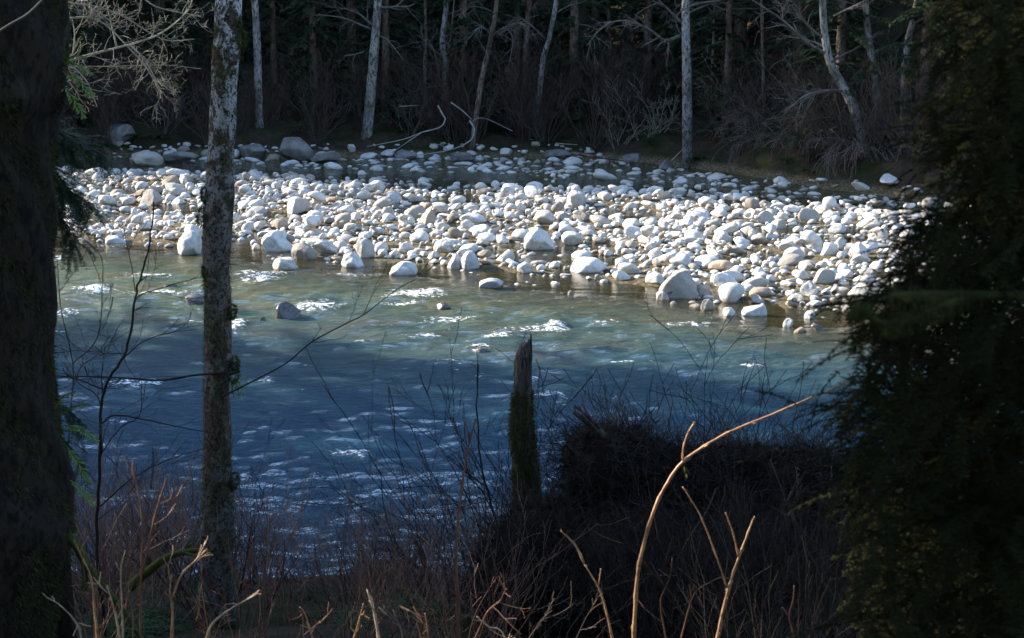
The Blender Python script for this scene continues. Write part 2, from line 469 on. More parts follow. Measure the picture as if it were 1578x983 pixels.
# ------------------------------------------------------------------ stones
def ico(sub):
    bm = bmesh.new(); bmesh.ops.create_icosphere(bm, subdivisions=sub, radius=1)
    v = np.array([p.co[:] for p in bm.verts]); f = np.array([[q.index for q in p.verts] for p in bm.faces]); bm.free()
    return v, f
ICO = {s: ico(s) for s in (1, 2, 3, 4)}

def stone_v(sub, seed, ang=.5):
    rs = np.random.RandomState(seed)
    v, f = ICO[sub]; v = v.copy()
    for i in range(rs.randint(9, 17)):
        n = rs.randn(3); n[2] *= .7; n /= np.linalg.norm(n)
        d = rs.uniform(.42, .85) if rs.rand() < ang else rs.uniform(.82, 1)
        k = np.clip(v @ n - d, 0, None); v -= np.outer(k * .96, n)
    dz = .13 * pn(v[:, 0] * 1.7 + seed, v[:, 1] * 1.7 + v[:, 2]) + .06 * pn(v[:, 0] * 4 + seed, v[:, 2] * 4 + v[:, 1] * 2)
    v *= (1 + dz)[:, None]
    return v, f
SV = [stone_v(3, 100 + i, .35 + .3 * (i % 3)) for i in range(12)]
SV2 = [stone_v(2, 200 + i, .5) for i in range(16)]
SM = [np_mesh('river_stone', v, f, M['stone']) for v, f in SV]

placed = []        # x, y, r
gridh = {}
def free(x, y, r, k):
    c = (int(x // 1), int(y // 1))
    for i in range(-1, 2):
        for j in range(-1, 2):
            for (a, b, s) in gridh.get((c[0] + i, c[1] + j), ()):
                if (a - x) ** 2 + (b - y) ** 2 < ((r + s) * k) ** 2: return False
    return True
def put(x, y, r):
    gridh.setdefault((int(x // 1), int(y // 1)), []).append((x, y, r))

NAMED = [  # px centre x, px base y, px width, px height, shape seed, label, (material)
 (293, 394, 42, 38, 1, 'large cream upright boulder standing in the shallows just left of the lichen-spotted alder trunk'),
 (1048, 461, 62, 40, 2, 'largest white wedge-shaped boulder at the near right edge of the gravel bar'),
 (1022, 463, 22, 16, 3, 'small white stone leaning on the left foot of the wedge-shaped boulder'),
 (1086, 458, 30, 20, 4, 'dark shaded stone against the right side of the wedge-shaped boulder'),
 (1162, 488, 44, 22, 5, 'squat pinkish boulder in the water right of the wedge-shaped boulder'),
 (1123, 488, 24, 14, 6, 'low white stone in the middle of the small row right of the wedge-shaped boulder'),
 (1090, 478, 22, 18, 7, 'round brownish stone at the left start of the row right of the wedge-shaped boulder'),
 (440, 491, 44, 26, 58, 'wet dark boulder in mid river with white foam streaming behind it'),
 (296, 470, 40, 16, 9, 'low dark rock in the river beside the left edge of the alder trunk'),
 (262, 444, 26, 6, 10, 'barely surfacing flat dark rock upstream of the alder trunk'),
 (904, 420, 62, 22, 11, 'long flat white boulder near the centre front of the gravel bar'),
 (831, 386, 50, 34, 12, 'big mottled boulder heaped in the middle of the gravel bar'),
 (728, 416, 36, 28, 13, 'blocky boulder with shaded right side at the front centre of the bar'),
 (700, 414, 30, 22, 14, 'bright stone pressed against the left side of the blocky boulder'),
 (760, 445, 44, 15, 15, 'low brown-topped rock awash at the front edge of the bar'),
 (222, 256, 50, 23, 16, 'pale dome-shaped boulder in shade at the far left end of the bar'),
 (178, 377, 36, 14, 17, 'flat bluish slab at the waterline on the left end of the bar'),
 (426, 388, 50, 32, 18, 'broad white boulder right of the alder trunk at the front of the bar'),
 (470, 400, 46, 26, 19, 'domed boulder with a dark right flank near the front left of the bar'),
 (440, 416, 44, 22, 20, 'low boulder with shadowed face at the waterline right of the alder trunk'),
 (560, 398, 34, 32, 21, 'tall tan-shaded boulder at the left front of the bar'),
 (545, 412, 40, 22, 22, 'brownish boulder below the tan-shaded one at the waterline'),
 (620, 424, 46, 22, 23, 'smooth grey-backed boulder low in the water at the front of the bar'),
 (1250, 458, 30, 24, 24, 'egg-shaped white boulder standing alone in shallows on the right of the bar'),
 (1328, 402, 36, 28, 25, 'white peaked boulder near the dark hanging foliage'),
 (1258, 385, 30, 24, 26, 'grey-sided pointed boulder on the right half of the bar'),
 (1115, 378, 30, 24, 27, 'dark-shaded rounded boulder on the right half of the bar'),
 (1216, 504, 18, 14, 28, 'small brown stone out in the water at the near right corner of the bar'),
 (1250, 492, 20, 13, 29, 'small white stone nearest the green water below the egg-shaped boulder'),
 (1262, 508, 26, 9, 30, 'flat dark stone awash at the near right corner of the bar'),
 (1234, 513, 22, 8, 31, 'lowest flat stone of the near right corner of the bar'),
 (740, 545, 26, 9, 32, 'reddish wet rock awash in the middle of the river upstream of the snag'),
 (682, 476, 26, 9, 33, 'dark wet rock showing above foam in mid river'),
 (405, 496, 14, 8, 34, 'tiny wet stone to the left of the mid river boulder'),
 (232, 318, 36, 26, 35, 'tan rounded boulder among the white stones left of the alder trunk'),
 (545, 308, 26, 18, 36, 'tan rounded boulder among white stones left of centre of the bar'),
 (885, 318, 36, 22, 37, 'bright rounded boulder at the back centre of the sunlit bar'),
 (790, 300, 36, 18, 38, 'pale boulder on the back edge of the sunlit bar'),
 (660, 348, 34, 26, 39, 'bulky white boulder in the central left part of the bar'),
 (880, 455, 12, 8, 40, 'tiny lone white stone off the front edge of the bar'),
 (1365, 460, 26, 26, 41, 'pinkish upright stone at the tip of the hanging dark foliage'),
 (455, 330, 44, 26, 42, 'broad pale boulder in the middle left part of the bar'),
 (1185, 345, 34, 20, 43, 'white angular boulder in the back right of the sunlit bar'),
 (1225, 400, 34, 18, 44, 'low white boulder between the grey-sided pointed and the egg-shaped boulders'),
]
n_named = 0
for (cx, by, pw, ph, sd, lab) in NAMED:
    c = G(cx, by, 0)
    s = mpp(c.y)
    rx = pw * s * .5; hz_ = ph * s / math.cos(math.atan2(CAMZ, c.y))
    v, f = stone_v(4, 900 + sd, .8 if sd in (2, 5, 13, 25, 26, 43) else .5)
    if sd == 2:
        v[:, 2] += .35 * v[:, 0] * (v[:, 2] > 0)
    v = v / np.abs(v).max(0)
    me = np_mesh('boulder', v, f, M['wet_rock' if ('wet' in lab or 'dark rock' in lab or 'dark stone awash' in lab) else 'stone'])
    o = link('boulder', me)
    ry = rx * random.uniform(.7, .95)
    base = -.08
    top = hz_ * .97
    hh = (top - base)
    o.scale = (rx, ry, hh * .62)
    o.location = (c.x, c.y + ry * .7, top - hh * .62)
    o.rotation_euler = (random.uniform(-.1, .1), random.uniform(-.1, .1), random.uniform(-.35, .35))
    tag(o, lab, 'boulder', 'individually distinct boulders of the gravel bar')
    put(c.x, c.y + ry * .7, rx * .9); n_named += 1

# sample stones over the bar, biggest first
bx = [p[0] for p in BAR]; byy = [p[1] for p in BAR]
cand = []
tot = 0
def visible_u(x, y): return abs(x / y) < .385
sizes = []
for i in range(46000):
    sizes.append(min(.38, .060 * math.exp(abs(random.gauss(0, .60)))))
sizes.sort(reverse=True)
stones = []
for r in sizes:
    for t in range(2):
        x = random.uniform(-19, 17.5); y = random.uniform(28, 56)
        if not visible_u(x, y): continue
        if not inpoly(np.array([x]), np.array([y]), BAR)[0]: continue
        # sparser towards the near waterline and in the runnels
        dens = 1.0
        near = not inpoly(np.array([x]), np.array([y - 1.8 - 1.6 * random.random()]), BAR)[0]
        g = float(fbm(x * .28, y * .28, 2, 9))
        if near: dens *= .17
        if not inpoly(np.array([x]), np.array([y + 1.3]), BAR)[0]: dens *= .3
        if g < -.12: dens *= .25
        if float(fbm(x * .75, y * 1.1, 2, 12)) < -.08: dens *= .16
        if random.random() > dens: continue
        if not free(x, y, r, .94): continue
        put(x, y, r); stones.append((x, y, r, 0)); break
n_bar = len(stones)
fs = []
fsz = sorted([min(.5, .095 * math.exp(abs(random.gauss(0, .6)))) for i in range(12000)], reverse=True)
for r in fsz:
    x = random.uniform(-20, 17); y = random.uniform(40, 64)
    if not inpoly(np.array([x]), np.array([y]), FARB)[0] or not visible_u(x, y): continue
    if inpoly(np.array([x]), np.array([y]), BAR)[0] or gz(x, y) > .5: continue
    if float(fbm(x * .5, y * .9, 2, 15)) < -.3: continue
    if random.random() > (.9 if x > -1 else .75): continue
    if not free(x, y, r, .82): continue
    put(x, y, r); stones.append((x, y, r * (.9 if x > -1 else 1), 1))
# a second, piled layer on the crown of the bar
for i in range(900):
    x = random.uniform(-19, 16); y = random.uniform(34, 53)
    if not visible_u(x, y) or not inpoly(np.array([x]), np.array([y - 1.6]), BAR)[0]: continue
    if float(fbm(x * .28, y * .28, 2, 9)) < .0: continue
    r = min(.26, .08 * math.exp(abs(random.gauss(0, .55))))
    stones.append((x, y, r, 2))
print('stones', n_bar, len(stones))
shown = sorted(range(len(stones)), key=lambda i: -stones[i][2] / stones[i][1])
NI = 300 - n_named
ind = set(shown[:NI])
sv, sf, st = [], [], []
voff = 0
zs = ground_z(np.array([s[0] for s in stones]), np.array([s[1] for s in stones]))
def zone(x, y, layer):
    c = 'pale rounded river stone '
    if layer == 1:
        if x > 0: return ('shaded bluish stone on the far strip behind the bar, right of the curved driftwood', 'shaded stones along the far shore, right part')
        return ('shaded grey river stone along the far shore behind the left half of the bar', 'shaded stones along the far shore, left part')
    px = 789 + x / y * F
    row = 'front' if not inpoly(np.array([x]), np.array([y - 3.5]), BAR)[0] else 'back'
    where = 'left of the near alder trunk' if px < 335 else ('between the alder trunk and the mossy snag' if px < 800 else ('between the snag and the wedge-shaped boulder' if px < 1050 else 'right of the wedge-shaped boulder'))
    rw = 'near the water' if row == 'front' else 'on the bar crown'
    return ('sun-bleached stone %s, %s' % (rw, where), 'bar stones %s, %s' % (rw, where))
for i, (x, y, r, L) in enumerate(stones):
    a, b, c = r * random.uniform(.85, 1.25), r * random.uniform(.7, 1.0), r * random.uniform(.42, .78)
    z = float(zs[i])
    zc = max(z, -.12) + c * random.uniform(.15, .55)
    if L == 2: zc = max(z, 0) + c * .6 + random.uniform(.14, .24)
    if L == 1: c *= .75
    if L == 1: zc = max(z, -.1) + c * random.uniform(.1, .5)
    e = (random.uniform(-.35, .35), random.uniform(-.35, .35), random.uniform(0, 6.28))
    if i in ind:
        o = link('river_stone', SM[i % 12])
        o.location = (x, y, zc); o.scale = (a, b, c); o.rotation_euler = e
        lab, grp = zone(x, y, L)
        tag(o, lab, 'stone', grp)
    else:
        v, f = SV2[i % 16]
        mt = np.array(Matrix.Rotation(e[2], 3, 'Z') @ Matrix.Rotation(e[0], 3, 'X') @ Matrix.Rotation(e[1], 3, 'Y'))
        vv = (v * np.array([a, b, c])) @ mt.T + np.array([x, y, zc])
        sv.append(vv); sf.append(f + voff); voff += len(vv); st.append(np.full(len(vv), random.random()))
me = np_mesh('cobbles', np.concatenate(sv), np.concatenate(sf), M['stones'])
a = me.attributes.new('tint', 'FLOAT', 'POINT'); a.data.foreach_set('value', np.concatenate(st).astype(np.float32))
tag(link('cobbles', me), 'mass of smaller sun-bleached cobbles covering the gravel bar', 'cobbles', None, 'stuff')

# far shore boulders
FB = [(450, 250, 62, 36, 'largest grey boulder on the far shore, left of the leaning pale alder'),
      (500, 252, 44, 20, 'low grey boulder leaning against the largest far shore boulder'),
      (183, 228, 50, 36, 'grey lumpy boulder on the far bank below the pale hanging twigs'),
      (275, 252, 56, 20, 'flat grey boulder between the pale dome-shaped boulder and the alder trunk'),
      (388, 246, 50, 22, 'grey boulder on the far shore just right of the alder trunk'),
      (565, 206, 14, 12, 'small pale stone at the foot of the leaning pale alder'),
      (620, 246, 40, 16, 'low brown-grey rock under the curved driftwood branches'),
      (710, 250, 44, 14, 'flat brown rock at the end of the curved driftwood'),
      (1025, 262, 20, 14, 'pale round stone left of the straight alder base on the far bank'),
      (980, 250, 40, 12, 'flat grey slab on the far shore left of the straight alder'),
      (770, 242, 36, 14, 'grey rock at the water edge behind the bar centre'),
      (860, 246, 44, 14, 'dark flat rock on the far shore right of the driftwood')]
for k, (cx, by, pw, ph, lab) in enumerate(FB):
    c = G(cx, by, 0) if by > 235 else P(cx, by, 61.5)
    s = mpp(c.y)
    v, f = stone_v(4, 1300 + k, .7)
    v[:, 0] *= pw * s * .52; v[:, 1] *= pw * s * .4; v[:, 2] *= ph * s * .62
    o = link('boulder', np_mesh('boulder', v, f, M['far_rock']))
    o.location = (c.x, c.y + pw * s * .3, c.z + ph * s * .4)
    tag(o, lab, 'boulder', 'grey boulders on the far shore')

# ------------------------------------------------------------------ plants
def walk(p, d, length, seg, wig, up, rng):
    pts = [Vector(p)]; d = Vector(d).normalized()
    for i in range(seg):
        d = (d + rv(rng) * wig + Vector((0, 0, up))).normalized()
        pts.append(pts[-1] + d * (length / seg))
    return pts

def grow(mb, p, d, length, r, depth, rng, wig=.22, up=.03, kids_=(3, 5), ang=.8, shrink=.55, rmin=.004, sides=5, seg=6):
    pts = walk(p, d, length, seg, wig, up, rng)
    n = len(pts)
    rad = [max(rmin, r * (1 - .75 * i / (n - 1))) for i in range(n)]
    mb.tube(pts, rad, sides if depth > 0 else 3, cap=False)
    if depth <= 0: return
    for k in range(rng.randint(*kids_)):
        t = rng.uniform(.25, 1) * (n - 1); i = min(int(t), n - 2)
        q = pts[i].lerp(pts[i + 1], t - i)
        ax = (pts[i + 1] - pts[i]).normalized()
        nd = (ax + rv(rng) * ang).normalized()
        grow(mb, q, nd, length * shrink * rng.uniform(.7, 1.2), rad[i] * .6, depth - 1, rng, wig, up, kids_, ang, shrink, rmin, max(3, sides - 1), seg)

# ---- bare trees of the far bank, trunk given by what the photograph shows
def far_tree(path, wpx, Y, label, bark='far_bark', tw='twig_grey', nbr=10, seed=0, top=9, brlen=2.4, group='bare trees of the far bank', lowest=.35, extra=()):
    rng = random.Random(seed)
    pts = [P(px, py, Y) for px, py in path][::-1]         # base first
    pts[0] = Vector((pts[0].x, pts[0].y, min(pts[0].z, gz(pts[0].x, pts[0].y)) - .15))
    d = (pts[-1] - pts[-2]).normalized()
    d = (d + Vector((0, 0, .8))).normalized()
    p = pts[-1]
    for i in range(4):
        d = (d + rv(rng) * .07).normalized(); p = p + d * (top / 4); pts.append(p)
    # depth wander keeps it a tree in space rather than a cut-out
    pts = [q + Vector((0, .25 * math.sin(i * 1.3 + seed), 0)) for i, q in enumerate(pts)]
    sp = spline(pts, 6)
    r0 = wpx * mpp(Y) * .5
    n = len(sp)
    rad = [r0 * (1.12 - .85 * (i / (n - 1)) ** 1.3) + (r0 * .35 if i == 0 else 0) for i in range(n)]
    base = sp[0].copy()
    t = thing('alder_tree' if bark == 'far_bark' else 'bare_tree', label, 'tree', base, group)
    mb = MB(); mb.tube(sp, rad, 10, wob=.05, rng=rng); mb.build('trunk', M[bark], t, origin=base)
    cr = MB()
    for k in range(nbr):
        f = lowest + (1 - lowest) * (k + rng.random()) / nbr
        i = min(int(f * (n - 1)), n - 2)
        q = sp[i]; a = rng.uniform(0, 6.28)
        dd = Vector((math.cos(a), math.sin(a) * .8, rng.uniform(-.1, .7)))
        grow(cr, q, dd, brlen * rng.uniform(.6, 1.2), rad[i] * .38, 2, rng, .2, .0, (3, 5), .9, .5, .006)
    for e in extra:                                         # branches one can see singly
        eb = MB()
        ep = spline([P(px, py, Y - dy) for px, py, dy in e[0]], 5)
        er = [max(.01, e[1] * mpp(Y) * .5 * (1 - .7 * i / (len(ep) - 1))) for i in range(len(ep))]
        eb.tube(ep, er, 5)
        for k in range(e[2]):
            i = rng.randint(2, len(ep) - 2)
            grow(eb, ep[i], (ep[i + 1] - ep[i]).normalized() + rv(rng) * .9, brlen * .4 * rng.uniform(.5, 1.2), er[i] * .6, 1, rng, .25, -.04, (3, 5), .9, .5, .006)
        eb.build('branch', M[tw], t, origin=base)
    cr.build('branches', M[tw], t, origin=base)
    return t

far_tree([(393, 0), (395, 70), (397, 168)], 11, 62, 'straight pale alder on the far bank just right of the near alder trunk', seed=1, nbr=12)
far_tree([(583, 0), (579, 60), (573, 125), (564, 200)], 14, 61.5, 'pale alder with slightly leaning trunk left of the curved driftwood', seed=2, nbr=10, extra=[([(573, 45, 0), (560, 40, .5), (530, 28, 1), (490, 22, 1.5)], 4, 5), ([(585, 55, 0), (600, 65, .4), (622, 92, .8)], 4, 3), ([(560, 80, 0), (545, 84, .5), (530, 86, .8)], 3, 3)])
far_tree([(688, 0), (682, 60), (686, 100), (684, 170)], 9, 63, 'slim forked grey tree above the curved driftwood', seed=3, nbr=14, brlen=1.8, lowest=.1, extra=[([(684, 110, 0), (694, 60, .3), (700, 0, .6)], 5, 4), ([(684, 160, 0), (672, 90, .3), (660, 60, .5)], 5, 4)])
far_tree([(656, 60), (655, 110), (658, 170)], 5, 63.5, 'thin brown stem left of the slim forked grey tree', 'far_brown', 'twig_brown', seed=4, nbr=12, brlen=1.4, lowest=.1)
far_tree([(762, 30), (752, 80), (741, 130), (727, 182)], 8, 60.8, 'curved little tree with a spray of pale twigs arching over its top', 'far_brown', 'twig_grey', 8, 5, 4, 2, extra=[([(752, 75, 0), (757, 55, .5), (740, 42, 1), (722, 60, 1.4)], 4, 14), ([(755, 60, 0), (772, 45, .6), (800, 35, 1), (815, 45, 1.3)], 4, 16), ([(780, 42, .6), (790, 60, .9), (785, 100, 1)], 3, 6)])
far_tree([(814, 20), (810, 90), (806, 165)], 9, 64, 'brown upright stem right of the curved little tree', 'far_brown', 'twig_brown', seed=6, nbr=10, brlen=1.8)
far_tree([(857, 0), (846, 60), (836, 100), (823, 160)], 8, 62, 'thin pale alder leaning right beside the brown upright stem', seed=7, nbr=10, brlen=1.8, extra=[([(840, 60, 0), (820, 40, .5), (795, 22, 1)], 4, 6)])
far_tree([(874, 0), (871, 60), (869, 150)], 8, 66, 'dim brown trunk deep in the forest right of the thin leaning alder', 'far_brown', 'twig_brown', seed=8, nbr=8)
far_tree([(1057, 0), (1056, 60), (1058, 140), (1060, 245)], 14, 56.5, 'straight pale alder standing at the water edge on the far bank', seed=9, nbr=12, extra=[([(1050, 55, 0), (1025, 62, .6), (1000, 45, 1), (965, 32, 1.5), (930, 36, 2)], 6, 16), ([(1050, 35, 0), (1030, 15, .5), (1010, -5, .8)], 6, 5), ([(940, 34, 1.9), (920, 50, 2.2), (905, 70, 2.4)], 3, 7), ([(1053, 60, 0), (1045, 45, .4), (1038, 20, .6)], 3, 4)])
far_tree([(1266, 0), (1273, 60), (1283, 100), (1300, 135), (1318, 180), (1340, 262)], 14, 50.5, 'crooked alder leaning left over the far shore', seed=10, nbr=12, extra=[([(1270, 82, 0), (1240, 62, .5), (1205, 30, 1), (1160, 0, 1.5)], 6, 9), ([(1300, 140, 0), (1270, 140, .8), (1240, 148, 1.2), (1215, 168, 1.6)], 5, 16), ([(1285, 25, 0), (1310, 12, .3), (1335, 0, .5)], 4, 3)])
far_tree([(1336, 0), (1341, 60), (1349, 130), (1357, 232)], 11, 52, 'upright alder just right of the crooked leaning one', seed=11, nbr=11, extra=[([(1352, 128, 0), (1330, 124, .4), (1300, 132, .8)], 4, 8)])
far_tree([(1413, 0), (1401, 70), (1396, 130), (1392, 235)], 11, 51, 'dim alder bent right at the edge of the near dark foliage', seed=12, nbr=10)
far_tree([(1471, 0), (1468, 60), (1466, 200)], 8, 53, 'faint thin trunk behind the veil of near foliage', 'far_brown', seed=13, nbr=8)
far_tree([(1172, 0), (1176, 80), (1180, 200)], 5, 57, 'thin brown stem between the straight and the crooked alders', 'far_brown', 'twig_brown', seed=14, nbr=14, brlen=1.8, lowest=.1)
far_tree([(480, 0), (486, 80), (482, 190)], 5, 65, 'thin brown stem between the two left pale alders', 'far_brown', 'twig_brown', seed=15, nbr=14, brlen=2, lowest=.1)
far_tree([(936, 0), (940, 80), (944, 190)], 6, 66, 'dim brown stem behind the arching branch of the straight alder', 'far_brown', 'twig_brown', seed=16, nbr=14, brlen=2, lowest=.1)
far_tree([(1103, 0), (1098, 90), (1094, 210)], 5, 60, 'thin brown stem just right of the straight alder', 'far_brown', 'twig_brown', seed=17, nbr=14, brlen=1.6, lowest=.1)
far_tree([(250, 0), (254, 80), (262, 190)], 7, 66, 'dim brown trunk behind the pale hanging twigs', 'far_brown', 'twig_brown', seed=18, nbr=12, brlen=2)

# the maple whose sunlit branches hang into the upper left
rng = random.Random(55)
base = P(20, 238, 50.5); base.z = gz(base.x, base.y) - .1
t = thing('maple_tree', 'bare maple with bright twigs hanging into the upper left by the mossy trunk', 'tree', base)
mb = MB(); tp = spline([base, P(30, 120, 50.5), P(20, 0, 50.5), P(35, -160, 50.5), P(30, -330, 50.5)], 6)
mb.tube(tp, [.34 * (1 - .6 * i / (len(tp) - 1)) for i in range(len(tp))], 10, wob=.05); mb.build('trunk', M['far_bark'], t, origin=base)
cr = MB()
LB = [([(30, 110), (85, 100), (135, 85), (200, 68), (250, 50), (290, 15), (300, -20)], 6, 26), ([(24, 60), (80, 55), (110, 10), (150, -10)], 6, 16), ([(30, 120), (90, 95), (130, 120), (150, 165)], 4, 10),
      ([(24, 40), (90, 30), (150, 30), (200, 75), (230, 110), (245, 140)], 5, 26), ([(25, 10), (110, 5), (180, 20), (250, 60), (300, 60)], 5, 26), ([(25, -30), (100, -40), (200, -20), (240, 10), (310, 25)], 6, 22),
      ([(28, 90), (70, 96), (105, 100), (115, 60), (112, 30)], 5, 14), ([(26, 100), (80, 130), (105, 125), (128, 160)], 3, 8), ([(30, 115), (100, 104), (180, 102), (250, 100), (310, 106)], 3, 18),
      ([(200, 68), (225, 95), (243, 130), (250, 145)], 4, 16), ([(180, 72), (170, 30), (160, -10)], 4, 14)]
for path, wd, nk in LB:
    off = rng.uniform(-1, 1)
    ep = spline([P(px, py, 50.5 + off * i / len(path)) for i, (px, py) in enumerate(path)], 5)
    er = [max(.012, wd * mpp(55) * .38 * (1 - .7 * i / (len(ep) - 1))) for i in range(len(ep))]
    cr.tube(ep, er, 5)
    for k in range(int(nk * .75)):
        i = rng.randint(3, len(ep) - 2)
        grow(cr, ep[i], (ep[i + 1] - ep[i]).normalized() + rv(rng) * 1.0, rng.uniform(.5, 1.3), er[i] * .6, 2, rng, .35, .02, (2, 4), 1.0, .5, .0048, 4, 5)
cr.build('branches', M['twig_pale'], t, origin=base)

# ---- conifers
def conifer_mesh(seed, hgt=17, rad=2.9, droop=.35, nb=120):
    rng = random.Random(seed)
    tr = MB(); pts = [Vector((math.sin(i * .7 + seed) * .05 * i * .3, 0, i * hgt / 8)) for i in range(9)]
    tr.tube(pts, [.24 * (1 - i / 8.6) + .02 for i in range(9)], 8)
    cr = MB()
    for k in range(nb):
        f = (k / nb) ** .85
        z = .6 + f * (hgt - .8); rr = rad * (1 - f) ** .75 * rng.uniform(.55, 1.1) + .25
        a = rng.uniform(0, 6.28)
        d = Vector((math.cos(a), math.sin(a), rng.uniform(-.1, .25)))
        sp = walk((0, 0, z), d, rr, 5, .08, -droop * .25, rng)
        cr.tube(sp, [.03 * (1 - i / 6) + .006 for i in range(6)], 3, cap=False)
        nq = int(14 + rr * 26)
        for q in range(nq):
            t = rng.uniform(.12, 1) * 5; i = min(int(t), 4); p = sp[i].lerp(sp[i + 1], t - i)
            ax = (sp[i + 1] - sp[i]).normalized(); sd = ax.cross(Vector((0, 0, 1))).normalized() * rng.choice((-1, 1))
            dd = (ax * .6 + sd * rng.uniform(.4, 1.1) + Vector((0, 0, rng.uniform(-.75, .1)))).normalized()
            l = rng.uniform(.22, .5) * (1.15 - .5 * t / 5)
            s2 = dd.cross(Vector((rng.uniform(-.6, .6), rng.uniform(-.6, .6), 1))).normalized()
            cr.blade(p, dd, s2, l, l * rng.uniform(.18, .32))
            cr.blade(p + dd * l * .3, (dd + s2 * .8).normalized(), dd, l * .5, l * .16)
            cr.blade(p + dd * l * .3, (dd - s2 * .8).normalized(), dd, l * .5, l * .16)
    return tr.mesh('trunk', M['far_brown']), cr.mesh('crown', M['needles'], smooth=False)
CM = [conifer_mesh(1), conifer_mesh(2, 14, 2.5, .5, 100), conifer_mesh(3, 20, 3.3, .4, 140)]
rng = random.Random(77)
def conifer(x, y, s, label, group, k=None, z=None):
    k = rng.randrange(3) if k is None else k
    z = gz(x, y) - .2 if z is None else z
    t = thing('conifer_tree', label, 'tree', (x, y, z), group)
    t.rotation_euler.z = rng.uniform(0, 6.28); t.scale = (s, s, s * rng.uniform(.9, 1.15))
    link('trunk', CM[k][0], t); link('crown', CM[k][1], t)
    return t
done = []
def spread(n, x0, x1, f0, f1, smin, label, group, mind=3.2, ylim=None, side='far'):
    c = 0; tries = 0
    while c < n and tries < n * 60:
        tries += 1
        x = rng.uniform(x0, x1)
        y = float(far_edge(x)) + rng.uniform(f0, f1) if side == 'far' else rng.uniform(f0, f1)
        if any((a - x) ** 2 + (b - y) ** 2 < mind ** 2 for a, b in done): continue
        done.append((x, y)); c += 1
        conifer(x, y, rng.uniform(smin, smin + .35), label, group)
spread(26, -24, 24, 3.5, 8, .7, 'dark green conifer in the front row of the far bank forest', 'front conifers of the far bank')
spread(34, -30, 34, 8, 18, .9, 'dark conifer deep in the shaded forest of the far bank', 'rear conifers of the far bank', 3.0)
# upstream spurs that keep both banks in shade (out of the frame)
for (x, y) in [(-21.4, 58.0), (-23.5, 60.5), (-25.5, 59), (-20.8, 61.5), (-28, 61.5), (-24.5, 63.5)]:
    done.append((x, y)); conifer(x, y, 1.15, 'conifer on the steep upstream end of the far bank', 'upstream far bank conifers')
spread(34, -60, -24, 3, 20, 1.0, 'conifer on the steep upstream end of the far bank', 'upstream far bank conifers', 3.2)
c = 0
for i in range(400):
    x = rng.uniform(-56, -25); y = rng.uniform(17, 36)
    if y > near_edge(x) - .3 or y < 6.9 - .398 * x or any((a - x) ** 2 + (b - y) ** 2 < 9 for a, b in done): continue
    done.append((x, y)); c += 1
    conifer(x, y, rng.uniform(1.0, 1.35), 'conifer on the steep upstream end of the near bank', 'upstream near bank conifers')
    if c > 42: break
for (x, y) in [(-9, -8), (-4, -9), (3, -8), (9, -6), (-15, -1), (12, 1), (7, -12), (-2, -14), (16, 7), (-7.2, 4.4), (-15, -10), (17, -2)]:  # the one ahead and left is added to shade the right-hand hemlock
    conifer(x, y, 1.1, 'tall conifer of the near bank forest around the viewpoint', 'near bank conifers')

conifer(-4.4, 2.5, .55, 'added unseen young conifer shading the near hemlock on the right', 'added unseen conifers shading the near hemlock', 0)  # this and the next are added out of view to keep sun off the right-hand hemlock
conifer(-4.6, 3.6, .62, 'added unseen young conifer shading the near hemlock on the right', 'added unseen conifers shading the near hemlock', 2)
# ---- leafless shrubs
def shrub_mesh(seed, hgt, n, wig, rad, spread_, depth=1, rmin=.003, mat_='twig_brown', kid=(3, 6), sides=4, up=.04):
    rng = random.Random(seed); mb = MB()
    for k in range(n):
        a = rng.uniform(0, 6.28); q = rng.uniform(0, spread_ * .35)
        d = Vector((math.cos(a) * spread_ * rng.random(), math.sin(a) * spread_ * rng.random(), 1))
        grow(mb, (math.cos(a) * q, math.sin(a) * q, -.05), d, hgt * rng.uniform(.45, 1.1), rad * rng.uniform(.6, 1.2), depth, rng, wig, up, kid, .7, .5, rmin, sides, 7)
    return mb.mesh('shrub', M[mat_])
FS = [shrub_mesh(300 + i, 2.6, 22, .24, .018, .9, 2, .006, 'twig_brown', (2, 4)) for i in range(4)] + [shrub_mesh(320 + i, 2.2, 14, .3, .016, 1.2, 2, .006, 'twig_grey', (2, 4)) for i in range(2)]
rng = random.Random(91)
def shrub(me, x, y, s, label, group, name='shrub', cat='shrub', sz=None):
    o = link(name, me); o.location = (x, y, gz(x, y)); o.rotation_euler.z = rng.uniform(0, 6.28)
    o.scale = (s, s, sz or s); tag(o, label, cat, group); return o
for i in range(110):
    x = rng.uniform(-22, 21); y = float(far_edge(x)) + abs(rng.gauss(0, 1)) * 4.5 + .8
    k = rng.choice((0, 1, 2, 3, 0, 1, 2, 3, 4, 5))
    part = 'left of the leaning pale alder' if x < -6 else ('between the leaning pale alder and the straight one' if x < 6.5 else 'right of the straight alder')
    shrub(FS[k], x, y, rng.uniform(.7, 1.3), ('%s far bank shrub %s' % ('grey-twigged' if k > 3 else 'brown', part)), ('%s far bank shrubs %s' % ('grey' if k > 3 else 'brown', part)))
# arching pale brush reaching over the water on the far right
AB = shrub_mesh(340, 3.6, 13, .16, .022, 1.8, 2, .007, 'twig_grey', (3, 5), up=-.10)
for px, Yd, s in ((1180, 53.5, .8), (1235, 52.5, .9), (1300, 50.8, .8), (1345, 49.5, .9), (1385, 48.5, .9)):
    x = (px - 789) / F * Yd
    shrub(AB, x, Yd + .5, s, 'arching grey brush overhanging the far shore near the crooked alder', 'arching grey brush on the far shore')
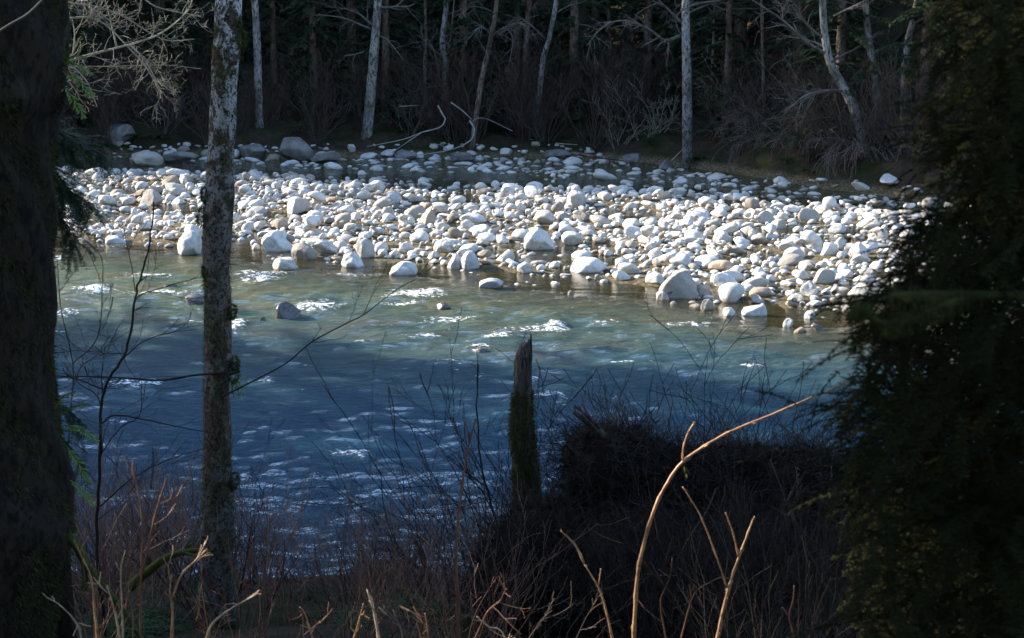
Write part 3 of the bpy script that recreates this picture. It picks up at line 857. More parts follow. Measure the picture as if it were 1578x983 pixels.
# pale lichen bush above the water, centre right
LBm = shrub_mesh(350, 2.6, 7, .3, .03, 1.4, 2, .010, 'twig_pale', (3, 5))
for px, py, s in ((985, 150, .9), (1010, 175, .8), (950, 120, .8)):
    q = P(px, py + 40, 60); o = shrub(LBm, q.x, 59.8, s, 'pale lichen-covered bush left of the straight alder', 'pale lichen bushes on the far bank'); 

# curved driftwood
def drift(paths, Y, label, name='driftwood', mt='wood_pale'):
    mb = MB()
    for pts, wd in paths:
        sp = spline([P(a, b, Y + c) for a, b, c in pts], 7)
        n = len(sp); mb.tube(sp, [max(.008, wd * mpp(Y) * .25 * (1 - .6 * i / (n - 1))) for i in range(n)], 7, wob=.06)
    o = mb.build(name, M[mt]); tag(o, label, 'driftwood'); return o
drift([([(724, 186, 1), (731, 200, .4), (725, 216, 0), (700, 229, -.4), (660, 237, -.8), (610, 241, -1)], 6), ([(692, 232, -.4), (680, 224, -.2), (662, 221, 0)], 3)], 58.5, 'bleached J-shaped branch lying on the far shore rocks')
drift([([(675, 163, 1), (682, 176, .8), (686, 184, .6), (678, 196, .2), (650, 204, 0), (620, 215, -.4), (565, 226, -.8)], 6), ([(650, 204, 0), (632, 216, -.4), (603, 236, -.9)], 4)], 59.2, 'bleached hooked branch curving above the J-shaped one')
drift([([(695, 158, .5), (712, 170, .3), (727, 184, 0)], 6)], 60, 'short pale stick resting against the foot of the curved little tree')
drift([([(616, 164, .2), (645, 162, 0)], 3)], 60.5, 'thin pale stick in the dark undergrowth above the driftwood')
drift([([(790, 202, .5), (745, 182, .1), (720, 190, 0)], 3)], 60.3, 'long thin twig crossing the foot of the curved little tree')
drift([([(856, 221, .4), (890, 223, 0)], 4)], 59.5, 'short bleached stick on the far shore right of the driftwood')
drift([([(1034, 248, 0), (1052, 230, .2)], 4), ([(1036, 262, 0), (1045, 254, .2)], 3)], 56, 'pair of broken pale sticks propped at the foot of the straight alder')
drift([([(880, 236, 0), (930, 243, -.3), (985, 250, -.6), (1030, 256, -.8)], 11)], 57.5, 'long dark drift log along the far waterline', mt='far_brown')

# far fern clumps
def frond(mb, p, d, length, width, droop, rng, pairs=14):
    pts = walk(p, d, length, 8, .04, -droop / 8, rng)
    mb.tube(pts, [.0025] * 9, 3, cap=False)
    for i in range(pairs):
        t = (.1 + .9 * i / pairs) * 8; k = min(int(t), 7); q = pts[k].lerp(pts[k + 1], t - k)
        ax = (pts[k + 1] - pts[k]).normalized(); up = Vector((0, 0, 1)) + rv(rng) * .3
        sd = ax.cross(up).normalized()
        w_ = width * math.sin(math.pi * (.15 + .8 * i / pairs)) ** .7
        for s in (-1, 1):
            dd = (sd * s + ax * .45 + Vector((0, 0, -.25))).normalized()
            mb.blade(q, dd, ax, w_, length / pairs * .9)
fm_ = MB(); r_ = random.Random(5)
for k in range(16):
    a = r_.uniform(0, 6.28); frond(fm_, (0, 0, 0), Vector((math.cos(a), math.sin(a), 1.0)), r_.uniform(.6, 1.0), .11, 1.6, r_, 16)
FERN = fm_.mesh('fern', M['fern_far'], smooth=False)
for i in range(26):
    x = rng.uniform(-20, 12); y = float(far_edge(x)) + rng.uniform(.8, 4)
    shrub(FERN, x, y, rng.uniform(.7, 1.1), 'low green sword fern on the far bank edge', 'sword ferns of the far bank', 'fern', 'fern')

# ------------------------------------------------------------------ NEAR BANK
def moss_on(mb, pts, rad, n, rng, sel=None, l=(.012, .03), w=.006, down=.5):
    m_ = len(pts)
    for k in range(n):
        t = rng.uniform(0, m_ - 1.001); i = int(t)
        p = pts[i].lerp(pts[i + 1], t - i); ax = (pts[i + 1] - pts[i]).normalized()
        a = rng.uniform(0, 6.28); o1 = ax.orthogonal().normalized(); o2 = ax.cross(o1)
        nrm = o1 * math.cos(a) + o2 * math.sin(a)
        if sel and not sel(p, nrm): continue
        q = p + nrm * (rad[i] * .97)
        d = (nrm + rv(rng) * .6 + Vector((0, 0, -down))).normalized()
        mb.blade(q, d, d.cross(nrm + rv(rng) * .3).normalized(), rng.uniform(*l), w)

def trunk_surface(mb, pts, rad, n, seed, amp=.06, fr=3.0):
    """closed tube whose rings bulge with noise"""
    b = len(mb.v)
    for i, p in enumerate(pts):
        for k in range(n):
            a = 2 * math.pi * k / n
            q = 1 + amp * float(fbm(math.cos(a) * fr * .4 + 5, p.z * fr + math.sin(a) * fr * .4, 3, seed))
            mb.v.append((p.x + math.cos(a) * rad[i] * q, p.y + math.sin(a) * rad[i] * q, p.z))
    for i in range(len(pts) - 1):
        for k in range(n):
            x = b + i * n + k; y = b + i * n + (k + 1) % n
            mb.f.append((x, y, y + n, x + n))
    mb.f.append(tuple(b + k for k in range(n))[::-1]); mb.f.append(tuple(b + (len(pts) - 1) * n + k for k in range(n)))

# big mossy trunk at the left edge
YB = 5.0; s = mpp(YB); rng = random.Random(3)
edge = [(-420, 84), (-200, 88), (0, 92), (100, 96), (150, 98), (180, 84), (230, 76), (350, 78), (450, 76), (540, 76), (620, 84), (700, 96), (760, 108), (810, 113), (860, 108), (910, 98), (960, 88), (1010, 80), (1120, 90), (1250, 130)]
yy = np.linspace(-420, 1250, 190); ee = np.interp(yy, [e[0] for e in edge], [e[1] for e in edge])
pts, rad = [], []
for a_, e_ in zip(yy, ee):
    c = -45 + 3 * math.sin(a_ * .01)
    p = P(c, a_, YB); pts.append(Vector((p.x, p.y, p.z))); rad.append((e_ - c) * s)
pts = pts[::-1]; rad = rad[::-1]
base = pts[0].copy()
t = thing('maple_tree', 'huge dark moss-covered trunk with small green ferns filling the left edge of the view', 'tree', base)
mb = MB(); trunk_surface(mb, pts, rad, 64, 4, .10, 5); mb.build('trunk', M['mossy'], t, origin=base)
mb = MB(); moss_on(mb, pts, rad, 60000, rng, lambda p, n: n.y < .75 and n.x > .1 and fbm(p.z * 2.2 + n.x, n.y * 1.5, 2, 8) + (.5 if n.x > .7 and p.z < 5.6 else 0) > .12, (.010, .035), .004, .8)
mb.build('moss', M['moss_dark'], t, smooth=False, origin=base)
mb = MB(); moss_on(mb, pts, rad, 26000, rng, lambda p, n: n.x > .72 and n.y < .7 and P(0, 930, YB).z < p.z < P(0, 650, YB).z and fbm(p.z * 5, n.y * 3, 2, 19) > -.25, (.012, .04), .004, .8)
mb.build('moss', M['moss'], t, smooth=False, origin=base)  # brighter moss copy: light on the lower right edge put into the colour
def on_trunk(px, py): return P(px, py, YB - .02)
for (px, py, dx, dz, ln, wd) in ((88, 92, .9, .1, .085, .02), (92, 105, .8, -.2, .10, .022), (80, 118, .9, -.55, .11, .022), (96, 95, .6, .5, .06, .018), (36, 45, .5, -.8, .07, .014), (2, 715, .2, -.9, .07, .016), (36, 760, .3, -.95, .06, .012), (25, 775, .2, -.95, .06, .012), (92, 640, .6, .7, .09, .02), (100, 655, .8, .1, .09, .02),
                                  (84, 630, .5, .9, .08, .018), (104, 690, .7, -.6, .09, .02), (108, 740, .7, -.3, .08, .02)):
    mb = MB(); frond(mb, on_trunk(px, py), Vector((dx, -.25, dz)), ln * 1.7, wd * 1.7, .9, rng, 14)
    mb.build('fern_frond', M['fern'], t, smooth=False, origin=base)
# crossing twig on the trunk's upper left
mb = MB(); sp = spline([P(-20, 60, 3.6), P(15, 38, 3.6), P(45, 20, 3.6), P(80, -15, 3.6)], 5); mb.tube(sp, [.0035] * len(sp), 5)
tag(mb.build('twig', M['twig_grey']), 'thin pale twig crossing the top of the huge mossy trunk', 'twig')

# near lichen-spotted alder
YA = 8.6; s = mpp(YA)
cl = [(-500, 372, 34), (-200, 362, 38), (0, 353, 41), (60, 350, 42), (150, 345, 41), (220, 341, 40), (300, 339, 45), (340, 336, 46), (400, 334, 43), (470, 336, 43), (560, 335, 43), (600, 334, 42), (700, 335, 46), (760, 336, 50), (830, 334, 54), (900, 333, 60), (960, 333, 74)]
yy = np.linspace(-500, 960, 210)
pts = [P(float(np.interp(q, [c[0] for c in cl], [c[1] for c in cl])), q, YA) for q in yy][::-1]
rad = [float(np.interp(q, [c[0] for c in cl], [c[2] for c in cl])) * s * .465 for q in yy][::-1]
pts = [Vector((p.x, YA, p.z)) for p in pts]
base = pts[0].copy()
t = thing('alder_tree', 'slender near alder trunk with white lichen patches and moss collars, standing left of centre', 'tree', base)
mb = MB(); trunk_surface(mb, pts, rad, 48, 12, .17, 5); mb.build('trunk', M['alder'], t, origin=base)
mb = MB()
def asel(p, n):
    w_ = fbm(p.z * 1.3, n.x * .9 + n.y, 2, 18)
    side = -n.x * .35 if p.z > 3.4 else .3
    return w_ + side * .35 > (.18 if p.z > 4.6 else -.04)
moss_on(mb, pts, rad, 26000, rng, asel, (.008, .028), .005, .8)
for bx_, bz_, br in ((372, 60, .035), (366, 35, .02), (360, 575, .045), (362, 560, .03), (312, 335, .04), (316, 300, .03), (318, 420, .03), (361, 740, .035), (358, 480, .03)):
    c = P(bx_, bz_, YA - .02)
    for k in range(420):
        d = rv(rng); q = c + Vector((d.x * br * .6, d.y * br, d.z * br * 1.3)); dd = (d + Vector((0, 0, -.7))).normalized()
        mb.blade(q, dd, dd.cross(rv(rng)).normalized(), rng.uniform(.01, .03), .006)
mb.build('moss', M['moss'], t, smooth=False, origin=base)
for (px, py, dx, dz, ln) in ((358, 578, .7, -.5, .14), (360, 582, .4, -.9, .14), (362, 572, .9, -.2, .13), (356, 584, .2, -1, .12)):
    mb = MB(); frond(mb, P(px, py, YA - .03), Vector((dx, -.2, dz)), ln, .022, .8, rng, 12); mb.build('fern_frond', M['fern'], t, smooth=False, origin=base)
for path, r0 in (([(345, 610), (380, 592), (440, 560), (480, 527), (530, 500), (560, 485), (590, 462), (612, 445)], .006), ([(350, 575), (300, 578), (250, 586), (200, 583), (140, 580), (84, 581)], .009), ([(352, 576), (366, 572), (364, 562), (350, 556)], .012)):
    br = MB(); sp = spline([P(a, b, YA - .1) for a, b in path], 5); n = len(sp)
    br.tube(sp, [max(.0022, r0 * (1 - .6 * i / n)) for i in range(n)], 5)
    if len(path) > 5:
        for k in range(5):
            i = rng.randint(4, n - 3); grow(br, sp[i], (sp[i + 1] - sp[i]).normalized() + rv(rng) * .7, rng.uniform(.15, .45), .003, 1, rng, .2, .02, (1, 3), .7, .5, .0015, 4, 5)
    br.build('branch', M['twig_dark'], t, origin=base)
br = MB()
for k in range(26):      # crown far above the frame
    i = int(len(pts) * rng.uniform(.9, .999)) ; a = rng.uniform(0, 6.28)
    grow(br, pts[i], (math.cos(a), math.sin(a), .9), rng.uniform(.8, 1.8), .018, 2, rng, .2, .05, (3, 5), .8, .5, .003)
br.build('branches', M['twig_dark'], t, origin=base)

# sapling between the two trunks
def drawn(paths, Y, name, label, cat, mt, nk=0, seed=0, klen=(.1, .3), group=None, dy=.0, rm=.0015, base_down=True):
    rng = random.Random(seed)
    mb = MB()
    p0 = None
    for j, (path, r0) in enumerate(paths):
        q = [P(a, b, Y + dy * i * (1 if j % 2 else -1)) for i, (a, b) in enumerate(path)]
        if j == 0:
            if base_down: q = [Vector((q[0].x + .02, q[0].y, gz(q[0].x, q[0].y) - .08))] + q if gz(q[0].x, q[0].y) < q[0].z else q
            p0 = q[0].copy()
        sp = spline(q, 5); n = len(sp)
        sp = [p + rv(rng) * r0 * (.5 if mt == 'twig_dark' else .12) for p in sp]
        cn = mt.startswith('cane')
        mb.tube(sp, [max(rm, r0 * (1 - .62 * i / (n - 1))) * (1.28 if cn and i % 4 == 2 else 1) for i in range(n)], 7)
        if cn:
            for i in range(2, n - 1, 4):
                ax = (sp[i + 1] - sp[i]).normalized(); sd = ax.cross(rv(rng)).normalized(); q = sp[i] + sd * r0 * .6
                mb.tube([q, q + ax * r0 * 1.6 + sd * r0 * .5, q + ax * r0 * 2.8 + sd * r0 * .6], [r0 * .38, r0 * .34, r0 * .08], 5)
        for k in range(nk if len(path) > 2 else nk // 2):
            i = rng.randint(2, n - 2)
            grow(mb, sp[i], (sp[i + 1] - sp[i]).normalized() + rv(rng) * .8, rng.uniform(*klen), r0 * .4, 1, rng, .2, .04, (1, 3), .7, .5, rm, 4, 5)
    o = mb.build(name, M[mt], origin=p0); o.location = p0
    return tag(o, label, cat, group)
drawn([([(150, 850), (152, 760), (155, 640), (165, 590), (190, 550), (203, 500), (210, 450), (220, 420), (231, 370), (236, 310)], .011),
       ([(155, 655), (175, 640), (215, 645), (260, 655), (300, 662), (330, 668)], .006), ([(183, 560), (215, 530), (250, 515), (300, 508)], .004), ([(208, 462), (222, 452), (260, 440), (315, 425)], .004),
       ([(208, 450), (203, 410), (195, 375), (188, 340)], .003), ([(160, 600), (130, 588), (105, 580), (82, 578)], .006), ([(157, 650), (150, 610), (120, 590), (100, 560)], .004), ([(155, 700), (185, 660), (215, 640), (218, 600), (217, 575)], .004),
       ([(188, 545), (150, 545), (115, 540), (80, 545)], .003), ([(155, 780), (200, 740), (250, 712), (318, 690)], .005), ([(152, 800), (190, 770), (230, 720)], .003)],
      8.0, 'sapling', 'dark leafless sapling with crooked stem between the huge trunk and the lichen-spotted alder', 'sapling', 'twig_dark', 4, 5, (.12, .4), dy=.03)
drawn([([(100, 800), (108, 650), (112, 560), (95, 480), (88, 400)], .005), ([(112, 560), (150, 520), (158, 440), (155, 395), (130, 370)], .0035), ([(110, 600), (130, 560), (175, 540)], .003)], 7.4, 'sapling', 'thin dark twiggy sapling close beside the huge mossy trunk', 'sapling', 'twig_dark', 5, 6, (.12, .35), dy=.03)

# hemlock behind the big trunk, its sprays reaching right
def needles_spray(tw, nd, p, d, length, rng, nl=.011, nw=.0022, step=.0045, droop=.25):
    seg = 5
    pts = walk(p, d, length, seg, .12, -droop / seg, rng)
    tw.tube(pts, [.0009 * (1 - i / 7) + .0003 for i in range(seg + 1)], 3, cap=False)
    n = int(length / step)
    for i in range(n):
        t = i / n * seg; k = min(int(t), seg - 1); q = pts[k].lerp(pts[k + 1], t - k)
        ax = (pts[k + 1] - pts[k]).normalized(); sd = ax.cross(Vector((0, 0, 1)) + rv(rng) * .25).normalized()
        for s_ in (-1, 1):
            dd = (sd * s_ + ax * .5 + rv(rng) * .25).normalized()
            nd.blade(q, dd, ax, nl * rng.uniform(.7, 1.15), nw)
rng = random.Random(21)
YH = 6.4
base = Vector((-2.25, YH, gz(-2.25, YH) - .1))
t = thing('hemlock_tree', 'dark hemlock mostly hidden behind the huge mossy trunk, its drooping sprays showing to the right', 'tree', base)
mb = MB(); mb.tube([base, base + Vector((0, 0, 3)), base + Vector((0, .1, 8))], [.14, .11, .05], 12, wob=.04); mb.build('trunk', M['mossy'], t, origin=base)
tw, nd = MB(), MB()
for (a, b, c, d_, n) in ((40, 195, 165, 245, 60), (40, 230, 130, 330, 60), (50, 270, 118, 385, 60), (60, 290, 150, 325, 36), (30, 200, 120, 240, 44), (50, 250, 100, 300, 40), (60, 620, 135, 660, 34), (60, 655, 130, 720, 26)):
    sp = spline([Vector((base.x, YH, P(a, b, YH).z + .1)), P(a, b, YH), P((a + c) / 2, (b + d_) / 2 - 14, YH + .05), P(c, d_, YH)], 5)
    tw.tube(sp, [.006 * (1 - .7 * i / len(sp)) for i in range(len(sp))], 5)
    for k in range(int(n * 1.8)):
        i = rng.randint(4, len(sp) - 2)
        needles_spray(tw, nd, sp[i], (sp[i + 1] - sp[i]).normalized() + rv(rng) * 1.0 + Vector((0, 0, -.3)), rng.uniform(.08, .2), rng, .015, .0045, .006, .5)
tw.build('branches', M['twig_dark'], t, origin=base); nd.build('needles', M['needles'], t, smooth=False, origin=base)

# broken snag
YS = 9.8; s = mpp(YS)
cl = [(527, 812, 8), (533, 810, 16), (545, 808, 25), (570, 806, 27), (620, 805, 30), (650, 803, 36), (680, 806, 38), (720, 810, 40), (760, 812, 42), (830, 812, 52)]
yy = np.linspace(527, 835, 80)
pts = [P(float(np.interp(q, [c[0] for c in cl], [c[1] for c in cl])), q, YS) for q in yy][::-1]
rad = [float(np.interp(q, [c[0] for c in cl], [c[2] for c in cl])) * s * .5 for q in yy][::-1]
pts = [Vector((p.x, YS, p.z)) for p in pts]; base = pts[0].copy(); base.z = min(base.z, gz(base.x, base.y))
pts = [base] + pts; rad = [rad[0] * 1.2] + rad
t = thing('tree_snag', 'broken dead snag with jagged top standing upright in front of the river', 'snag', base)
mb = MB(); trunk_surface(mb, pts, rad, 28, 33, .28, 7)
for k in range(11):
    a = random.uniform(0, 6.28); q = pts[-7] + Vector((math.cos(a) * .04, math.sin(a) * .04, 0)); mb.tube([q, q + Vector((.010, 0, .03 + .05 * (1 + math.cos(a)) + random.uniform(0, .05)))], [.022, .005], 5)
mb.build('trunk', M['snag'], t, origin=base)
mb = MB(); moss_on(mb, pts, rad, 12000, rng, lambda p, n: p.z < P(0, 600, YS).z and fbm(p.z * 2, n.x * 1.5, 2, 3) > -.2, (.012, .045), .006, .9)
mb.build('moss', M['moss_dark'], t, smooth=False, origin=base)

# upturned root mound
rng = random.Random(41)
YM = 8.8; s = mpp(YM)
blobs = [(925, 722, 58, 66, 0), (965, 735, 62, 78, .2), (1010, 770, 70, 76, .1), (1080, 765, 80, 78, .2), (1140, 755, 70, 74, .3), (1205, 760, 75, 74, .2), (1255, 770, 55, 72, .2), (880, 830, 90, 60, 0), (850, 850, 80, 80, -.1), (820, 900, 90, 90, -.2), (960, 880, 160, 120, -.1), (1120, 890, 170, 130, 0), (1270, 900, 160, 130, .1), (1400, 900, 140, 110, .3), (1520, 900, 140, 110, .5), (900, 700, 26, 46, 0), (1000, 728, 50, 52, .1), (1045, 742, 52, 56, .2), (960, 706, 40, 50, .15), (1100, 735, 55, 52, .2), (1270, 740, 60, 50, .3), (1165, 720, 26, 34, .2), (1235, 715, 30, 30, .2)]
vs, fs_, off = [], [], 0
fib = MB()
for j, (cx, cy, rx, rz, dy) in enumerate(blobs):
    c = P(cx, cy, YM + dy); v, f = ICO[4]
    dsp = 1 + .16 * fbm(v[:, 0] * 2.1 + j, v[:, 2] * 2.1 + v[:, 1], 3, 60 + j)
    sc = np.array([rx * s, max(rx, rz) * s * .8, rz * s])
    vv = v * dsp[:, None] * sc + np.array(c[:])
    vs.append(vv); fs_.append(f + off); off += len(vv)
    for k in range(int(2200 * (rx * rz) / 5000)):
        i = rng.randrange(len(v)); p = Vector(vv[i]); n_ = Vector(v[i])
        if n_.y > .6: continue
        if rng.random() < .45:
            fib.tube(walk(p - n_ * .02, n_ + rv(rng) * .9, rng.uniform(.06, .34), 4, .5, -.08, rng), [.003, .0026, .002, .0015, .001], 3, cap=False)
        else:
            d = (n_ + rv(rng) * .8).normalized(); fib.blade(p, d, d.cross(rv(rng)).normalized(), rng.uniform(.02, .06), rng.uniform(.008, .02))
base = P(1000, 900, YM)
t = thing('root_wad', 'dark shaggy upturned root mound on the near bank right of the snag', 'root mound', base)
me = np_mesh('soil_mass', np.concatenate(vs) - np.array(base[:]), np.concatenate(fs_), M['soil']); link('soil_mass', me, t)
fib.build('rootlets', M['twig_dark'], t, smooth=False, origin=base)
mb = MB(); mb.tube(spline([P(930, 672, YM - .2), P(905, 650, YM - .25), P(884, 634, YM - .3)], 4), [.03, .028, .026, .024, .022, .02, .018, .016, .014], 7, wob=.1)
mb.tube(spline([P(925, 660, YM - .3), P(905, 640, YM - .3), P(886, 624, YM - .3)], 4), [.012] * 9, 5, wob=.1)
mb.build('broken_root', M['snag'], t, origin=base)

# low stump and roots on the near waterline, centre left
drawn([([(690, 940), (672, 900), (655, 870), (645, 845), (636, 825)], .035), ([(672, 900), (650, 880), (625, 860), (600, 848), (578, 846)], .022), ([(655, 905), (630, 885), (606, 872), (585, 878), (572, 892)], .016), ([(668, 885), (688, 892), (700, 905)], .02), ([(646, 850), (652, 832), (658, 842)], .01), ([(610, 900), (600, 880), (598, 900)], .015)],
      12.6, 'root_stump', 'twisted dark stump with reaching roots low at the waterline left of the snag', 'stump', 'snag', 3, 9, (.1, .25), rm=.003)
drawn([([(560, 960), (620, 930), (700, 925), (780, 935)], .10)], 12.0, 'mossy_log', 'mossy log lying along the near bank below the twisted stump', 'log', 'moss', 0, 10, base_down=False)
drawn([([(60, 760), (110, 830), (140, 880), (190, 940), (220, 990)], .02), ], 5.0, 'mossy_branch', 'mossy branch slanting down from behind the huge trunk', 'branch', 'moss', 2, 12, (.1, .2), base_down=False)
drawn([([(200, 905), (240, 870), (275, 852), (315, 848)], .03), ], 7.2, 'mossy_branch', 'mossy stub in the brush at the foot of the lichen-spotted alder', 'branch', 'moss', 2, 13, (.1, .2), base_down=False)

# thickets
def thicket_mesh(seed, hgt, n, mt, sp=.9, rad=.0055, arch=0):
    return shrub_mesh(seed, hgt, n, .16, rad, sp, 2, .0021, mt, (1, 2), 4, .03 + arch)
TH = [thicket_mesh(400 + i, 1.25, 15, 'brush') for i in range(5)]
TH[0] = thicket_mesh(440, 1.3, 12, 'cane_red', .9, .008); TH[3] = thicket_mesh(443, 1.3, 14, 'twig_dark', .9, .008)
TD = [thicket_mesh(420 + i, 1.2, 15, 'twig_dark', 1.2) for i in range(3)]
rng = random.Random(64)
def tz(me, px, Y, s, lab, grp):
    x = (px - 789) / F * Y
    return shrub(me, x, Y, s, lab, grp, 'bramble_shrub', 'shrub')
for i in range(66):
    px = rng.uniform(70, 620); Yd = rng.uniform(8.6, 13.2)
    s_ = rng.uniform(.65, 1.0) if px < 400 else rng.uniform(.38, .66)
    tz(TH[i % 5], px, Yd, s_, 'reddish-brown leafless bush in the dense thicket along the near bank left of the snag', 'near bank thicket left of the snag')
for i in range(22):
    px = rng.uniform(560, 860); Yd = rng.uniform(9.5, 13.0)
    tz(TH[i % 5], px, Yd, rng.uniform(.55, .9), 'low brown leafless bush on the near bank around the foot of the snag', 'near bank thicket around the snag')
for i in range(26):
    px = rng.uniform(800, 1500); Yd = rng.uniform(6.8, 8.2)
    tz(TD[i % 3], px, Yd, rng.uniform(.55, .85), 'dark leafless bush in deep shade in front of the root mound', 'dark thicket before the root mound')
for i in range(16):
    px = rng.uniform(700, 1260); Yd = rng.uniform(10.2, 12.5)
    tz(TD[i % 3], px, Yd, rng.uniform(1.1, 1.5), 'fine dark shrub whose twigs rise above the root mound against the water', 'dark shrubs behind the root mound')
for i in range(12):
    px = rng.uniform(60, 900); Yd = rng.uniform(5.6, 8.0)
    tz(TH[i % 5], px, Yd, rng.uniform(.45, .7), 'low reddish bush at the very bottom of the view on the near bank', 'foreground low bushes')
for i in range(24):
    px = rng.uniform(80, 700); Yd = rng.uniform(8, 12.5); x = (px - 789) / F * Yd
    shrub(FERN, x, Yd, rng.uniform(.3, .5), 'small green fern low in the near bank thicket', 'ferns of the near bank thicket', 'fern', 'fern')

for i in range(14):
    tz(TD[i % 3], rng.uniform(1120, 1500), rng.uniform(4.6, 6.6), rng.uniform(.4, .6), 'dark leafless bush in deep shade in front of the root mound', 'dark thicket before the root mound')
# single canes of the foreground
CG = 'single canes of the foreground'
Yc = 3.6
o = drawn([([(976, 1000), (979, 930), (985, 870), (1003, 800), (1025, 750), (1050, 714), (1085, 688), (1130, 663), (1180, 643), (1240, 617), (1280, 601), (1303, 588)], .0056),
       ([(1052, 712), (1053, 690), (1060, 668), (1071, 650)], .0028)], Yc, 'arching_cane', 'long orange-brown cane arching up and to the right across the dark root mound', 'cane', 'cane', 0, 31, base_down=False, rm=.0022)
mb = MB()
for k in range(9):
    d = (Vector((.3, -.2, -1)) + rv(random) * .6).normalized(); mb.blade(P(1054 + random.uniform(-3, 5), 718 + random.uniform(-2, 14), Yc - .01), d, d.cross(rv(random)).normalized(), .02, .006)
husk = mb.build('bud_husk', M['moss'], smooth=False, origin=o.location); husk.parent = o
drawn([([(1102, 1000), (1112, 950), (1124, 900), (1122, 910)], .005), ([(1112, 950), (1128, 890), (1142, 850), (1155, 815), (1163, 795)], .0045), ([(1138, 858), (1132, 830), (1124, 805), (1118, 790)], .0026), ([(1120, 905), (1105, 860), (1082, 800), (1065, 770), (1052, 750)], .0026)], Yc, 'forked_cane', 'forked tan cane right of the long arching one', 'cane', 'cane', 0, 32, base_down=False)
drawn([([(947, 1000), (935, 945), (922, 905), (900, 868)], .0034), ([(900, 868), (888, 842), (872, 825), (864, 818)], .0032), ([(922, 905), (924, 890), (926, 876)], .0016)], Yc, 'cane', 'kinked cane with pale tip left of the long arching one', 'cane', 'cane', 0, 33, base_down=False)
drawn([([(586, 1000), (580, 960), (573, 930), (566, 910)], .0045)], Yc, 'broken_cane', 'short bright snapped cane at the bottom centre left', 'cane', 'cane_pale', 0, 34, base_down=False)
drawn([([(1228, 1000), (1222, 975), (1216, 950), (1222, 925), (1224, 902)], .0028), ([(1216, 950), (1210, 942), (1206, 936)], .0016)], Yc, 'cane', 'faint brown cane at the bottom right in deep shade', 'cane', 'cane_red', 0, 35, base_down=False)
drawn([([(706, 1000), (706, 930), (703, 860), (707, 790), (716, 720), (724, 680), (733, 645)], .006), ([(724, 680), (720, 660), (712, 640)], .003)], 4.4, 'cane', 'tall thin reddish cane rising left of the snag nearly to the snag top', 'cane', 'cane_red', 0, 36, base_down=False)
drawn([([(800, 960), (775, 840), (755, 770), (742, 720), (735, 640), (737, 560)], .012), ([(765, 800), (745, 760), (725, 735), (715, 700)], .006), ([(770, 820), (775, 770), (790, 740)], .004), ([(745, 730), (730, 700), (700, 660), (693, 640)], .004)], 9.6, 'sapling', 'dark bundle of upright shoots just left of the snag', 'sapling', 'twig_dark', 5, 37, (.2, .5), rm=.002)
drawn([([(840, 800), (850, 760), (865, 735), (875, 700), (870, 650)], .008), ([(850, 760), (842, 730), (846, 690)], .005), ([(866, 735), (885, 720), (900, 690)], .004)], 9.4, 'sapling', 'small dark forked sapling in the gap between snag and root mound', 'sapling', 'twig_dark', 6, 38, (.15, .4), rm=.002)
singles = [
 ([(152, 1000), (146, 940), (140, 890), (126, 858), (114, 832)], .003, 'cane', 'reddish cane leaning toward the huge trunk at the lower left'),
 ([(186, 1000), (180, 955), (172, 925), (165, 902)], .003, 'cane_pale', 'pale short cane right of the reddish leaning one'),
 ([(127, 1000), (122, 970), (110, 950), (92, 932)], .003, 'cane_pale', 'pale bent cane tip nearest the foot of the huge trunk'),
 ([(190, 1000), (188, 930), (186, 880), (193, 848)], .0025, 'cane_pale', 'slim pale upright cane right of the short one'),
 ([(264, 1000), (266, 940), (262, 915), (264, 885)], .0034, 'cane', 'bright orange forked cane below the lichen-spotted alder'),
 ([(314, 1000), (325, 965), (345, 945), (370, 930), (396, 915)], .0034, 'cane_pale', 'bright curved cane bending right below the lichen-spotted alder'),
 ([(217, 1000), (217, 900), (219, 800), (207, 730), (204, 715)], .003, 'cane_red', 'tall dull reddish cane between sapling and alder'),
 ([(220, 880), (235, 810), (246, 770), (256, 735), (244, 722)], .0025, 'cane_red', 'dull reddish cane with hooked top beside the tall one'),
 ([(487, 1000), (478, 970), (470, 945), (462, 935)], .002, 'cane', 'tiny brown cane tip at the bottom between alder and snapped cane'),
 ([(540, 1000), (552, 960), (560, 930)], .002, 'cane', 'thin brown cane leaning just left of the snapped pale cane'),
 ([(664, 1000), (660, 975), (655, 945)], .0025, 'cane', 'short brown cane tip right of the snapped pale cane'),
 ([(786, 1000), (772, 972), (752, 965), (735, 950)], .0025, 'cane_pale', 'pale crooked twig at the bottom below the snag'),
 ([(622, 1000), (618, 970), (606, 940)], .0018, 'twig_grey', 'grey thin twig tip below the twisted stump'),
 ([(1030, 1000), (1022, 960), (1018, 925), (1032, 890), (1036, 860)], .002, 'cane_red', 'dim reddish cane just right of the foot of the arching cane'),
 ([(1046, 1000), (1058, 950), (1070, 915), (1086, 900)], .002, 'cane_red', 'dim reddish cane between the arching and the forked canes'),
]
for k, (pa, r_, mt, lab) in enumerate(singles):
    ex = [([(266, 920), (280, 885), (300, 865), (320, 845)], .003)] if 'forked cane below' in lab else []
    drawn([(pa, r_)] + ex, 3.1 + .12 * (k % 4), 'cane', lab, 'cane', mt, 2, 50 + k, (.03, .08), None, .01, .001, False)
rng = random.Random(72)
for i in range(30):
    px = rng.uniform(90, 960); top_ = rng.uniform(880, 960) if px > 420 else rng.uniform(800, 950); Yd = rng.uniform(3.2, 5.5)
    lean = rng.uniform(-50, 60)
    o = drawn([([(px, 1010), (px + lean * .3 + rng.uniform(-6, 6), (1010 + top_) / 2 + 10), (px + lean * .7 + rng.uniform(-8, 8), (1010 + top_) / 2 - 25), (px + lean, top_)], rng.uniform(.0012, .0022))], Yd, 'cane',
          'thin orange-brown shoot among the many rising from the bottom edge on the near bank', 'cane', rng.choice(('cane_red', 'cane_red', 'brush', 'twig_brown')), 2, 80 + i, (.05, .16), 'thin shoots along the bottom edge', .02, .001, False)

